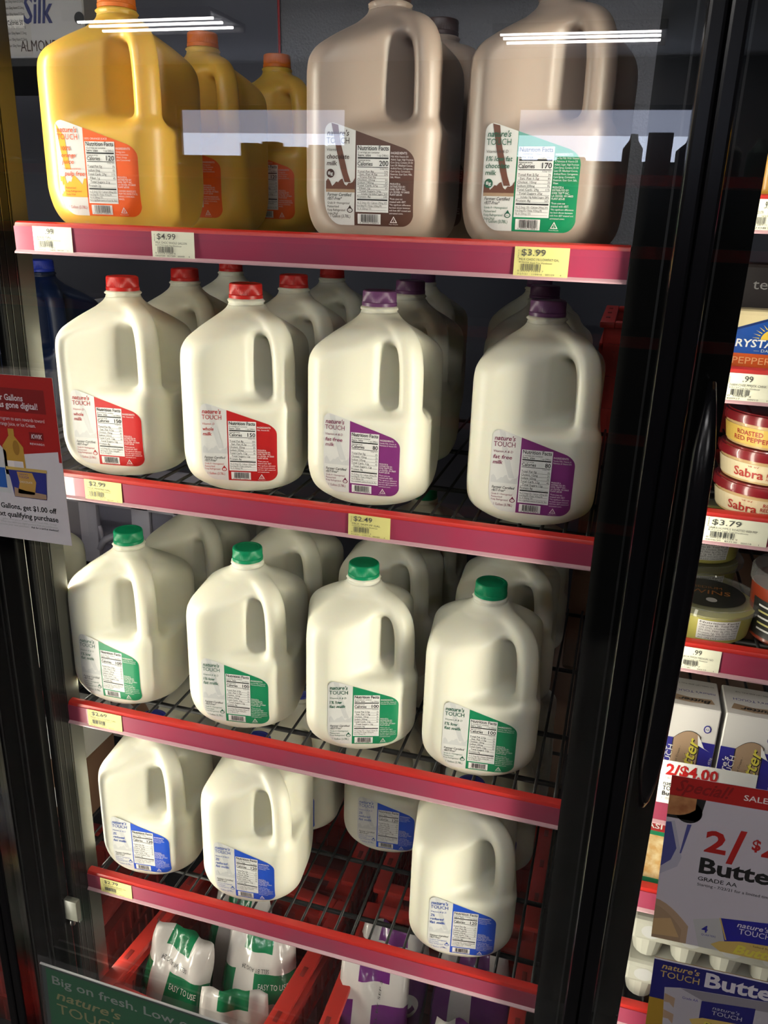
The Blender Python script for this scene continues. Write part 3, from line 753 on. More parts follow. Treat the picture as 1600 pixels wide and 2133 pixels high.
crate(.530, .128, 'red milk crate holding purple and white milk bags')
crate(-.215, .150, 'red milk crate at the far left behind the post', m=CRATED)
crate(.180, .490, 'red milk crate behind the one with green milk bags')
crate(.530, .490, 'red milk crate behind the one with purple milk bags')
PW = mat('bag_white_plastic', (.62, .58, .55), .22, coat=.4, bump=(22, .5, .01))
PG = mat('bag_green_plastic', (.006, .16, .06), .22, coat=.4, bump=(22, .5, .01))
PP = mat('bag_purple_plastic', (.15, .02, .17), .22, coat=.4, bump=(22, .5, .01))
def pouch(loc, w, h, t, rot, col, seed, label, texts=(), fold=0., neck=.12):
    """standing milk bag: a pinched pillow with creases; (u, v) in -1..1 over the front"""
    rnd = random.Random(seed)
    K = [(rnd.uniform(-1, 1), rnd.uniform(-1, 1), rnd.uniform(0, 6.3), rnd.uniform(4, 9)) for _ in range(5)]
    def pt(u, v, s):
        pin = 1 - neck * max(0, v) ** 2.2 - .12 * max(0, -v) ** 3
        th = t * max(0, 1 - abs(u) ** 2.6) ** .5 * max(0, 1 - abs(v) ** 2.4) ** .75
        wr = sum(.0035 * math.sin(q * (a * u + b * v) + ph) * (.3 + .7 * abs(v)) for a, b, ph, q in K) + .004 * math.sin(9 * u + 5 * v + seed) * max(0, v)
        x = u * w * pin * (1 + .05 * math.sin(3 * v + seed)); z = v * h
        y = s * th + wr
        if fold and v > .35: q = (v - .35); z -= q * h * .9 * fold; y -= q * h * .9 * fold
        return (x, y, z)
    N, Mv = 18, 26
    V = []; F = []; MI = []
    for s in (-1, 1):
        o = len(V)
        for j in range(Mv + 1):
            for i in range(N + 1): V.append(pt(-1 + 2 * i / N, -1 + 2 * j / Mv, s))
        for j in range(Mv):
            for i in range(N):
                q = o + j * (N + 1) + i; f = (q, q + 1, q + N + 2, q + N + 1)
                F.append(f if s < 0 else f[::-1])
                u, v = -1 + (2 * i + 1) / N, -1 + (2 * j + 1) / Mv
                if s < 0: k = 1 if (-.62 < v < .55 and (u < -.55 or u > .02)) or (v > .80 and abs(u) < .5) else 0
                else: k = 1 if v < .5 and abs(u) < .6 else 0
                MI.append(k)
    o = linkm('milk_bag', V, F, [PW, PG if col == 'green' else PP], MI, smooth=True)
    bm = bmesh.new(); bm.from_mesh(o.data); bmesh.ops.remove_doubles(bm, verts=bm.verts, dist=.0004); bm.to_mesh(o.data); bm.free()
    a = Art()
    for tx, u, v, hh, ww, m, r in texts: a.text(tx, u, v, hh, m, 1, w=ww, rot=r)
    if texts:
        a.disc(.55, .02, .30, LGREY if col == 'green' else PINK, 1, .17); a.disc(.56, .06, .14, WHITE, 2, .08)
        a.rect(-.50, -.05, .00, .04, INK, 1, 4)
        def fn(u, v, l):
            x, y, z = pt(max(-.98, min(.98, u)), max(-.98, min(.98, v)), -1); return (x, y - .0012 - .0004 * l, z)
        a.build('bag_print', fn, o)
    o.location = loc; o.rotation_euler = rot
    tag(o, label, 'milk bag', '%s milk bags in the crates' % col)
    return o
T1 = [('EASY TO USE', .12, .36, .07, .75, WHITE, 0), ('SELL BY AUG 24', .5, .66, .05, .9, INK, R_(180))]
T2 = [('EASY TO USE', .15, .36, .07, .75, WHITE, 0), ("nature's", .15, -.42, .09, .7, WHITE, 0), ('TOUCH', .15, -.55, .09, .6, WHITE, 0), ('SELL BY AUG 24', .4, .60, .05, .8, INK, R_(180))]
T3 = [('SELL BY SEP 2', .15, .25, .06, .55, INK, R_(80))]
pouch((.095, .060, .300), .068, .135, .034, (R_(-20), 0, R_(-14)), 'green', 1, 'white and green milk bag at left in the red crate', T1)
pouch((.232, .110, .300), .066, .135, .034, (R_(-16), 0, R_(4)), 'green', 2, 'white and green milk bag standing at the right side of its crate', T2)
pouch((.228, .012, .270), .064, .125, .026, (R_(-20), 0, R_(12)), 'green', 3, 'white and green milk bag slumped at the front of its crate', [('SELL BY AUG 24', .45, .60, .05, .8, INK, R_(180))])
pouch((.440, .106, .300), .062, .140, .034, (R_(-16), 0, R_(8)), 'purple', 4, 'white and purple milk bag leaning on the left side of its crate', T3)
pouch((.520, .004, .268), .066, .125, .028, (R_(-18), 0, R_(-4)), 'purple', 5, 'white and purple milk bag in the middle at the front of its crate', [('SELL BY SEP 2', -.5, .55, .06, .8, INK, 0)])
pouch((.610, .070, .275), .060, .125, .030, (R_(-18), 0, R_(10)), 'purple', 6, 'white and purple milk bag at the right end of its crate', [('SELL BY SEP 2', -.2, .55, .06, .8, INK, 0)])
pouch((.445, .205, .295), .064, .130, .030, (R_(-12), 0, R_(0)), 'purple', 7, 'white and purple milk bag at the back, seen through the wires', [('SELL BY SEP 2', -.5, .55, .06, .8, INK, 0)])
pouch((.590, .205, .290), .066, .130, .030, (R_(-12), 0, R_(6)), 'purple', 8, 'white and purple milk bag deepest at the right of its crate')
pouch((.150, .205, .290), .066, .130, .030, (R_(-12), 0, R_(-8)), 'green', 9, 'white and green milk bag deepest in its crate')

# ------------------------------------------------------------------ signs on the glass
def rotU(deg): return (math.cos(R_(deg)), 0, math.sin(R_(deg))), (-math.sin(R_(deg)), 0, math.cos(R_(deg)))
def jug_icon(a, u, v, w, h, m, cap, dark, L=1):
    a.poly([(u, v), (u + w, v), (u + w, v + h * .62), (u + w * .62, v + h * .86), (u + w * .38, v + h * .86), (u, v + h * .62)], m, L)
    a.rect(u + w * .36, v + h * .86, u + w * .64, v + h, cap, L)
    a.disc(u + w * .66, v + h * .60, w * .16, dark, L + 1, h * .16)
def left_sign():
    U, V = rotU(1.0); a = Art(); b = MB()
    a.poly([(-.23, 0), (0, 0), (0, -.0925), (-.0035, -.0925), (-.0035, -.0805), (-.23, -.112)], SIGNRED, 1)
    a.rect(-.22, -.040, -.0125, -.0140, SIGNDRED, 2)
    a.text('for Gallons', -.040, -.0275, .0066, SIGNW, 3, w=.0355, al='R', bold=.02)
    a.text('has gone digital!', -.0225, -.0355, .0066, SIGNW, 3, w=.0535, al='R', bold=.02)
    a.text('ds Program to earn rewards toward', -.0160, -.0495, .0040, SIGNW, 3, w=.0640, al='R')
    a.text(', Orange Juice, or Ice Cream.', -.0280, -.0555, .0040, SIGNW, 3, w=.0510, al='R')
    a.rect(-.0378, -.0700, -.0195, -.0608, SIGNDRED, 2)
    a.text('KWIK', -.0352, -.0678, .0048, SIGNW, 3, w=.0140, shear=.25, bold=.02); a.text('REWARDS', -.0378, -.0750, .0022, SIGNW, 3, w=.0185, bold=.01)
    jug_icon(a, -.0745, -.112, .0270, .0530, mat('sign_orange', (.46, .26, .04), .5), mat('sign_orange', (.46, .26, .04)), mat('sign_dark_orange', (.30, .15, .02), .5), 4)
    a.rect(-.071, -.1035, -.050, -.0955, PINK, 6); a.rect(-.062, -.1030, -.0505, -.0960, SIGNW, 7)
    jug_icon(a, -.118, -.134, .047, .078, LGREY, mat('sign_blue', (.02, .10, .38), .5), GREYP, 4)
    a.rect(-.108, -.128, -.0755, -.1045, mat('sign_blue', (.02, .10, .38)), 6); a.rect(-.105, -.1255, -.0855, -.107, SIGNW, 7)
    a.poly([(-.0670, -.1375), (-.0250, -.1375), (-.0215, -.1050), (-.0710, -.1050)], mat('sign_tub_blue', (.025, .03, .20), .5), 8)
    a.rect(-.0735, -.1060, -.0205, -.1025, GOLD, 9)
    a.poly([(-.060, -.1075), (-.040, -.1075), (-.036, -.118), (-.040, -.133), (-.062, -.133), (-.058, -.120)], mat('sign_ice_cream', (.48, .27, .06), .5), 9)
    a.poly([(-.0668, -.1370), (-.0252, -.1370), (-.0250, -.131), (-.050, -.129), (-.066, -.126)], TAN, 9)
    a.text("nature's", -.0570, -.1108, .0022, BUTBLUE, 10, w=.011); a.text('TOUCH', -.0580, -.1145, .0026, BUTBLUE, 10, w=.013)
    a.text('CHOCOLATE', -.0580, -.1200, .0022, SIGNW, 10, w=.017)
    a.text('o Gallons, get $1.00 off', -.0145, -.1525, .0060, INK, 3, w=.0810, al='R', bold=.022)
    a.text('ext qualifying purchase', -.0135, -.1625, .0060, INK, 3, w=.0815, al='R', bold=.022)
    a.text("gallon when you purchase Nature's Touch Milk, Orange", -.0165, -.1668, .0022, GREYP, 3, w=.072, al='R')
    a.text('When you return any digital punches from any combination', -.0155, -.1702, .0022, GREYP, 3, w=.076, al='R')
    a.text('discounts your next purchase.', -.0540, -.1736, .0022, GREYP, 3, w=.042, al='R'); a.text('Ask for a card at checkout!', -.0150, -.1736, .0022, INK, 3, w=.0360, al='R', bold=.012)
    f = plane_fn((.1340, -.1340, 1.4262), U, V, .0001)
    p = [f(u, v, 0) for u, v in ((-.23, -.189), (0, -.189), (0, 0), (-.23, 0))]
    b.add(p + [(x, y + .0006, z) for x, y, z in p], [(3, 2, 1, 0), (4, 5, 6, 7), (0, 1, 5, 4), (1, 2, 6, 5), (2, 3, 7, 6), (3, 0, 4, 7)], SIGNW)
    tag(a.build('rewards_sign', f, extra=b), 'red and white paper sign on the door glass about digital gallon rewards', 'sign')
left_sign()
def special_sign():
    U, V = rotU(2.2); a = Art(); b = MB(); w, h = .152, .203
    gw = mat('sign_lilac_white', (.47, .43, .47), .5)
    a.rect(0, -.0225, w, 0, SIGNRED, 1)
    a.text('Special!', .0050, -.0165, .0135, SIGNDRED, 2, w=.052, shear=.45, bold=.02)
    a.text('SALE', .0670, -.0150, .0062, PINK, 2, w=.0215, bold=.01)
    a.rect(0, -.049, .026, -.0225, INK, 1); a.disc(.020, -.040, .0125, INK, 1); a.poly([(.026, -.0225), (.034, -.0225), (.031, -.045), (.026, -.050)], INK, 1)
    a.strip([0, .004, .008, .012, .016, .020, .0235, .0255], lambda u: -.0455 + .010 * (u / .0255) ** 3, lambda u: -.0226, mat('sign_bun', (.42, .20, .08), .5, noise=(60, (.26, .09, .03), .4, .65)), 2)
    a.poly([(0, -.055), (.008, -.052), (.014, -.075), (.019, -.095), (.016, -.107), (0, -.120)], mat('sign_cloth_white', (.36, .34, .40), .5), 1)
    a.poly([(0, -.055), (.005, -.054), (.013, -.085), (.009, -.100), (0, -.110)], mat('sign_cloth_blue', (.055, .06, .20), .5), 2)
    a.poly([(.020, -.054), (.024, -.0535), (.018, -.090), (.0165, -.090)], mat('sign_cloth_blue', (.055, .06, .20)), 2)
    a.text('2', .0385, -.0815, .0245, SIGNRED, 3, w=.0200, bold=.030); a.text('/', .0600, -.0900, .0380, SIGNRED, 3, w=.0150, bold=.03)
    a.text('$', .0810, -.0700, .0120, SIGNRED, 3, w=.0080, bold=.03); a.text('4', .0905, -.0835, .0245, SIGNRED, 3, w=.020, bold=.030)
    a.text('Butter', .0365, -.1085, .0180, INK, 3, w=.079, bold=.030)
    a.text('GRADE AA', .0368, -.1185, .0048, INK, 3, w=.0370, bold=.01); a.text('Starting - 7/23/21 for a limited time', .0370, -.1252, .0034, INK, 3, w=.0690, bold=.008)
    a.strip([0, .004, .010, .016, .022, .028, .032, .0345], lambda u: -h, lambda u: -.152 - .028 * (u / .0345) ** 1.6, TAN, 1)
    a.strip([0, .005, .012, .018, .024, .0285], lambda u: -h, lambda u: -.160 - .026 * (u / .0285) ** 1.6, mat('sign_butter_sauce', (.30, .20, .12), .5), 2)
    a.poly([(0, -.178), (.0165, -.1735), (.0270, -.1965), (0, -.199)], mat('sign_butter_pat', (.46, .30, .14), .5), 3)
    a.poly([(.038, -.1690), (.063, -.1610), (w, -.150), (w, -h), (.047, -h)], GREYP, 2)
    a.poly([(.063, -.1605), (w, -.150), (w, -h), (.0745, -h)], BUTBLUE, 3); a.poly([(.0625, -.1605), (.0640, -.1605), (.0725, -.187), (.0710, -.187)], GOLD, 4)
    a.text('4', .0475, -.1825, .0085, BUTBLUE, 4, w=.006, bold=.02); a.text('QUARTERS', .0480, -.1870, .0024, BUTBLUE, 4, w=.0140)
    a.text("nature's", .0800, -.1670, .0060, SIGNW, 4, w=.030, shear=.2, bold=.012); a.text('TOUCH', .0825, -.1755, .0068, SIGNW, 4, w=.030)
    a.poly([(.058, -.1960), (.066, -.1900), (.085, -.1850), (.115, -.1830), (w, -.181), (w, -.203), (.068, -.203)], GOLD, 5)
    a.text('- Salted Sweet Cream -', .095, -.1885, .0022, INK, 6, w=.040); a.text('Butter', .080, -.2010, .0110, mat('butter_yellow', (.60, .52, .06), .45), 6, w=.050, shear=.3, bold=.03)
    f = plane_fn((.8010, -.1340, 1.0915), U, V, .0001)
    p = [f(u, v, 0) for u, v in ((0, -h), (w, -h), (w, 0), (0, 0))]
    b.add(p + [(x, y + .0006, z) for x, y, z in p], [(3, 2, 1, 0), (4, 5, 6, 7), (0, 1, 5, 4), (1, 2, 6, 5), (2, 3, 7, 6), (3, 0, 4, 7)], gw)
    tag(a.build('butter_special_sign', f, extra=b), 'sign with a red band on the right glass door offering butter at 2 for $4', 'sign')
special_sign()
def butter_sign():
    U, V = rotU(2.0); a = Art(); b = MB(); w, h = .150, .16
    sb = mat('sign_navy', (.012, .012, .13), .5); yl = mat('sign_ochre', (.36, .21, .02), .5)
    a.rect(0, -.0560, w, 0, sb, 1); a.rect(0, -.0022, w, 0, SIGNW, 2)
    a.text("nature's", .0085, -.0130, .0075, GOLD, 2, w=.0380, shear=.2, bold=.014); a.text('TOUCH', .0078, -.0245, .0085, GOLD, 2, w=.0395, bold=.004)
    a.text('Butter', .0525, -.0245, .0185, SIGNW, 2, w=.079, bold=.030)
    wg = mat('sign_box_white', (.40, .37, .40), .5); dg = mat('sign_box_grey', (.22, .20, .22), .5)
    a.poly([(.0140, -.0380), (.030, -.0340), (.120, -.0260), (w, -.030), (w, -h), (.018, -h), (.0170, -.088)], wg, 2)
    a.poly([(.030, -.0345), (.120, -.0265), (w, -.0305), (w, -.037), (.055, -.0455)], dg, 3)
    a.poly([(.0150, -.046), (.0260, -.0500), (.0260, -.0640), (.0210, -.058), (.0155, -.058)], TAN, 3); a.poly([(.0160, -.069), (.0270, -.0730), (.0270, -.0870), (.0220, -.081), (.0165, -.081)], TAN, 3)
    a.text('Grade AA', .0330, -.0480, .0034, BUTBLUE, 4, w=.0160); a.text('4', .108, -.0560, .0070, GREYP, 4, w=.005)
    a.poly([(.0525, -.0450), (.1050, -.0390), (.1050, -h), (.0525, -h)], sb, 4)
    a.text("nature's", .0640, -.0530, .0045, GREYP, 5, w=.027, shear=.2); a.text('TOUCH', .0640, -.0605, .0055, GREYP, 5, w=.030)
    a.poly([(.0430, -.0740), (.0560, -.0680), (.0800, -.0660), (.1060, -.0640), (.1120, -.0720), (.1060, -.0860), (.0800, -.0880), (.0500, -.0860)], GOLD, 6)
    a.text('Butter', .0560, -.0830, .0105, INK, 7, w=.043, shear=.3, bold=.035); a.text('Butter', .0556, -.0826, .0105, mat('butter_yellow', (.60, .52, .06)), 8, w=.043, shear=.3, bold=.015)
    f = plane_fn((.8160, -.1340, .8625), U, V, .0001)
    p = [f(u, v, 0) for u, v in ((0, -h), (w, -h), (w, 0), (0, 0))]
    b.add(p + [(x, y + .0006, z) for x, y, z in p], [(3, 2, 1, 0), (4, 5, 6, 7), (0, 1, 5, 4), (1, 2, 6, 5), (2, 3, 7, 6), (3, 0, 4, 7)], yl)
    tag(a.build('butter_sign', f, extra=b), 'dark blue and ochre butter sign low on the right glass door', 'sign')
butter_sign()
def green_sign():
    U, V = rotU(-1.6); w, h = .46, .16
    t = thing('fresh_sign', 'green sign in a clear holder at the bottom of the door glass', 'sign', (.0108, -.1330, .5728))
    b = MB(); f = plane_fn((0, 0, 0), U, V, .0002)
    def slab(u0, v0, u1, v1, y0, y1, m):
        p = [Vector(f(u, v, 0)) for u, v in ((u0, v0), (u1, v0), (u1, v1), (u0, v1))]
        b.add([tuple(q + Vector((0, y0, 0))) for q in p] + [tuple(q + Vector((0, y1, 0))) for q in p], [(3, 2, 1, 0), (4, 5, 6, 7), (0, 1, 5, 4), (1, 2, 6, 5), (2, 3, 7, 6), (3, 0, 4, 7)], m)
    slab(-.004, -h, w + .004, .016, -.0008, .0002, ACRYL); b.build('clear_holder', t)
    b = MB(); slab(0, -h, w, 0, .0008, .0014, mat('sign_edge_grey', (.05, .07, .075), .5)); slab(-.001, -.0006, w, .0012, -.0012, .0012, mat('white_edge', (.85, .85, .82), .4))
    a = Art(); a.rect(.0065, -h, w - .0065, -.0065, SIGNGREEN, 1)
    a.text('Big on fresh. Low on', .0160, -.0335, .0155, mat('sign_grey_white', (.42, .44, .42), .5), 2, w=.232, bold=.012)
    gd = mat('sign_gold', (.42, .36, .16), .5)
    a.text("nature's", .0200, -.0620, .0170, gd, 2, w=.1070, shear=.22, bold=.014); a.text('TOUCH', .0195, -.0900, .0190, gd, 2, w=.1100, bold=.004)
    a.build('sign_card', lambda u, v, l: (f(u, v, 0)[0], .0008 - .00015 * l, f(u, v, 0)[2]), t, extra=b)
green_sign()

# ------------------------------------------------------------------ right-hand cooler section
RZ = dict(a=1.6260, b=1.4690, c=1.3215, d=1.1705, e=.9650, f=.8310, g=.6370)
for k, lab in zip('abcdefg', ('topmost shelf seen right of the door handle', 'shelf with the cheese right of the door handle', 'shelf with red hummus tubs right of the door handle', 'shelf with salsa tubs right of the door handle', 'shelf with butter boxes right of the door handle', 'shelf with shredded cheese behind the butter sign', 'lowest shelf with egg cartons at right')):
    shelf(k, .802, 1.45, RZ[k], 0, lab, depth=.45)
RG = 'price tags in the right cooler section'
price_tag(.782 + .021, .824, RZ['a'], 0, '.99', ('CE STR', '', 'Kwik Trip Warehouse', '0 20870 11', '20870'), 'white price tag at the upper right edge reading .9', TAGC, 11, parent_group=RG)
price_tag(.803, .848, RZ['b'], 0, '.99', ('FARM CHSE PPRJCK CHNK', 'EACH', 'Kwik Trip Warehouse', '0 30089 4', '820927      00010      1'), 'white price tag under the pepper jack cheese', TAGC, 12, parent_group=RG)
price_tag(.805, .868, RZ['c'], 0, '$3.79', ('SABRA HUMMUS ROASTED RED PEP', 'EACH', 'Kwik Trip Warehouse', '0 40822 01154 9', '04/06/20   822130   00018     1'), 'white price tag reading $3.79 under the hummus', TAGC, 13, parent_group=RG)
price_tag(.803, .846, RZ['d'], 0, '.99', ('SALSA FRESH MEDIUM 16O', 'EACH', 'Kwik Trip Warehouse', '0 20041 7', '82118S      00110      1'), 'yellow price tag under the salsa tubs', TAGC, 14, parent_group=RG)
price_tag(.826, .880, RZ['f'], 0, '$', ('', '', '', '', ''), 'yellow price tag beside the red banded butter sign', TAGY, 15, parent_group=RG)
def yellow_bag():
    b = MB(); b.rbox(-.05, .05, -.012, .012, 0, .075, .006, mat('pack_yellow', (.66, .33, .02), .3, coat=.3)); o = b.build('cheese_pack', smooth='auto', loc=(.856, .035, RZ['a'] - .0102)); tag(o, 'orange yellow pack at the right edge above the top right tag', 'package')
    b = MB(); b.rbox(-.06, .06, -.02, .02, 0, .105, .004, mat('pack_dark_brown', (.035, .028, .028), .35))
    a = Art(); a.text('tea', -.040, .080, .010, GREYP, 1, w=.022); a.rect(-.06, .020, .06, .045, GREYINK, 1)
    o = a.build('tea_pack', lambda u, v, l: (u, -.0202 - .0002 * l, v), extra=b); o.location = (.862, .095, RZ['b'] - .0102)
    tag(o, 'dark pack lettered tea behind the pepper jack cheese', 'package')
yellow_bag()
def cheese():
    b = MB(); cr = mat('pack_cream', (.70, .58, .34), .35, coat=.3); b.rbox(0, .115, -.016, .016, 0, .064, .005, cr)
    a = Art(); bl = mat('pack_blue', (.012, .07, .32), .35); dk = mat('pack_navy', (.01, .03, .14), .35); orr = mat('pack_orange', (.52, .085, .015), .35); ye = mat('pack_sun', (.74, .50, .06), .35)
    a.poly([(.001, .0225), (.095, .0225), (.095, .043), (.048, .0600), (.001, .043)], dk, 1); a.poly([(.003, .0225), (.093, .0225), (.093, .0415), (.048, .0575), (.003, .0415)], bl, 2)
    a.rect(.001, .0095, .110, .0225, orr, 1); a.rect(.001, .0, .110, .0095, SIGNRED, 1)
    a.poly([(.048 + .0135 * math.cos(t), .0365 + .0105 * math.sin(t)) for t in [math.pi * k / 16 for k in range(17)]], ye, 3)
    for k in range(15):
        t = math.pi * (k + .5) / 15; c, s = math.cos(t), math.sin(t); a.poly([(.048 + .0150 * c - .0005 * s, .0365 + .012 * s + .0005 * c), (.048 + .0215 * c - .0004 * s, .0365 + .0175 * s), (.048 + .0150 * c + .0005 * s, .0365 + .012 * s - .0005 * c)], ye, 3)
    a.poly([(.044, .0365), (.044, .0395), (.0462, .0420), (.0484, .0395), (.0484, .0365)], WHITE, 4); a.rect(.0492, .0365, .0522, .0430, WHITE, 4); a.disc(.0507, .0430, .0015, dk, 5)
    a.text('CRYSTAL FARMS', .004, .0290, .0072, WHITE, 4, w=.088, shear=.08, bold=.018); a.text('\u2014 DAIRY CO \u2014', .030, .0245, .0028, LGREY, 4, w=.036)
    a.text('PEPPER JACK', .012, .0125, .0065, mat('pack_peach', (.72, .34, .16), .35), 3, w=.066)
    o = a.build('cheese_chunk', lambda u, v, l: (u, -.0162 - l * .0002, v), extra=b); o.location = (.796, .036, RZ['b'] - .0102)
    tag(o, 'blue and cream pepper jack cheese pack with a sunrise logo', 'cheese')
cheese()
def hummus():
    lidm = mat('tub_lid_dark_red', (.22, .012, .018), .25, coat=.5); body = mat('tub_cream', (.62, .42, .20), .3, coat=.3)
    labs = ('bottom hummus tub of the stack of three', 'middle hummus tub of the stack of three', 'top hummus tub of the stack of three with a yellow band')
    for k in range(3):
        t = thing('hummus_tub', labs[k], 'tub', (.868, .068, RZ['c'] - .0102 + k * .0365), group='hummus tubs')
        b = MB(); b.lathe([(.044, 0), (.046, .001), (.0500, .0245), (.0500, .0260), (0, .0260)], body, 48); b.build('tub', t, smooth='auto')
        b = MB(); rib = lambda i, q, a: 1 - (.012 if q % 2 and i in (1, 2) else 0)
        b.lathe([(.0505, .0250), (.0530, .0255), (.0535, .0310), (.0520, .0345), (.0500, .0350), (.0495, .0362), (0, .0362)], lidm, 96, mod=rib); b.build('lid', t, smooth='auto')
        a = Art(); yw = mat('tub_band_yellow', (.72, .48, .10), .35)
        a.strip([-.07 + .14 * i / 24 for i in range(25)], lambda u: .0035, lambda u: .0215, yw if k == 2 else mat('tub_band_cream', (.74, .62, .40), .35), 1)
        rm = mat('tub_text_red', (.42, .03, .02), .4)
        if k < 2:
            a.text('Sabra', -.030, .0070, .0090, rm, 3, w=.031, bold=.02); a.text('ROASTED', .006, .0150, .0038, rm, 3, w=.022, bold=.012); a.text('RED PEPPER', .004, .0100, .0038, rm, 3, w=.027, bold=.012); a.text('HUMMUS', .004, .0062, .0026, rm, 3, w=.014)
            for q in range(7): a.poly([(-.010 + .004 * math.cos(q), .0185), (-.0095 + .0055 * math.cos(q), .0205), (-.0092 + .004 * math.cos(q), .0185)], rm, 3)
        else:
            a.text('ROASTED', -.034, .0135, .0048, rm, 3, w=.028, bold=.012); a.text('RED PEPPER', -.038, .0070, .0048, rm, 3, w=.040, bold=.012); a.disc(.020, .0120, .010, SIGNRED, 3, .008)
        def fn(u, v, l):
            r = .0462 + .0040 * v / .0245 + .0004 + .0002 * l; q = u / .048 - math.pi / 2 - .25; return (r * math.cos(q), r * math.sin(q), v)
        a.build('label_band', fn, t)
hummus()
def salsa():
    clear = glass_mat('tub_clear_plastic', (.90, .91, .88), 1.45, .10); gr = mat('salsa_green', (.46, .42, .10), .4); dk = mat('salsa_label_black', (.02, .02, .018), .4)
    for n, (x, y, z, lab) in enumerate(((.832, .072, 0, 'front clear salsa tub with a black label on its lid'), (.826, .200, 0, 'lower clear salsa tub of the stack behind'), (.826, .200, .0440, 'clear salsa tub with a white label stacked behind the front one'), (.826, .200, .0880, 'topmost clear salsa tub of the stack behind'))):
        t = thing('salsa_tub', lab, 'tub', (x, y, RZ['d'] - .0102 + z), group='salsa tubs')
        b = MB(); b.lathe([(.046, 0), (.048, .002), (.0520, .034), (0, .034)], gr, 48); b.build('tub', t, smooth='auto')
        b = MB(); b.lathe([(.0530, .0335), (.0580, .0345), (.0585, .0385), (.0560, .0420), (.0530, .0425), (.0520, .0405), (0, .0405)], clear, 64); b.build('lid', t, smooth='auto')
        a = Art(); a.disc(0, 0, .040, dk, 1, n=40); a.text('WINS', -.020, -.004, .011, mat('salsa_orange', (.40, .14, .03), .4), 2, w=.044, shear=.1); a.text('MEDIUM', -.018, .012, .006, mat('salsa_orange', (.40, .14, .03)), 2, w=.034); a.disc(.002, -.020, .006, GREYP, 2)
        a.build('lid_label', lambda u, v, l: (u, v, .0410 + .0002 * l), t)
        a = Art(); a.strip([-.012 + .046 * i / 14 for i in range(15)], lambda u: .006, lambda u: .030, WHITE, 1)
        for i, tx in enumerate(('Nutrition Facts', 'Calories 45  Total Fat 2g', '(3% DV), Cholest. 0mg (0%', '(0% DV), Fiber 2g (7%), Total', 'Protein 1g, Vit. D (0% DV)', 'INGREDIENTS: AVOCADO, ONION', 'ALC. LIME JUICE CONCENTRATE')): a.text(tx, -.010, .0265 - .0033 * i, .0022, INK, 2, w=.042, bold=.008 if i < 2 else 0)
        def fn(u, v, l):
            r = .0482 + .0040 * v / .034 + .0004 + .0002 * l; q = u / .050 - math.pi / 2; return (r * math.cos(q), r * math.sin(q), v)
        a.build('side_label', fn, t)
    t = thing('salsa_jar', 'red salsa jar with a black label and dark lid at the right edge', 'jar', (.926, .075, RZ['d'] - .0102))
    rs = mat('salsa_red', (.26, .035, .012), .3, coat=.3)
    b = MB(); b.lathe([(.042, 0), (.046, .004), (.050, .060), (.050, .066), (0, .066)], rs, 48); b.build('jar_body', t, smooth='auto')
    b = MB(); b.lathe([(.0510, .066), (.0525, .067), (.0525, .080), (.0500, .083), (0, .083)], clear, 48); b.build('lid', t, smooth='auto')
    a = Art(); a.strip([-.06 + .10 * i / 20 for i in range(21)], lambda u: .008, lambda u: .052, dk, 1)
    for i in range(5): a.strip([-.050 + .006 * q for q in range(6 - i % 2)], lambda u: .044 - .007 * i, lambda u: .0462 - .007 * i, WHITE if i % 2 == 0 else TAGY, 2)
    def fn2(u, v, l):
        r = .0458 + .004 * v / .060 + .0006 + .0002 * l; q = u / .048 - math.pi / 2; return (r * math.cos(q), r * math.sin(q), v)
    a.build('jar_label', fn2, t)
salsa()
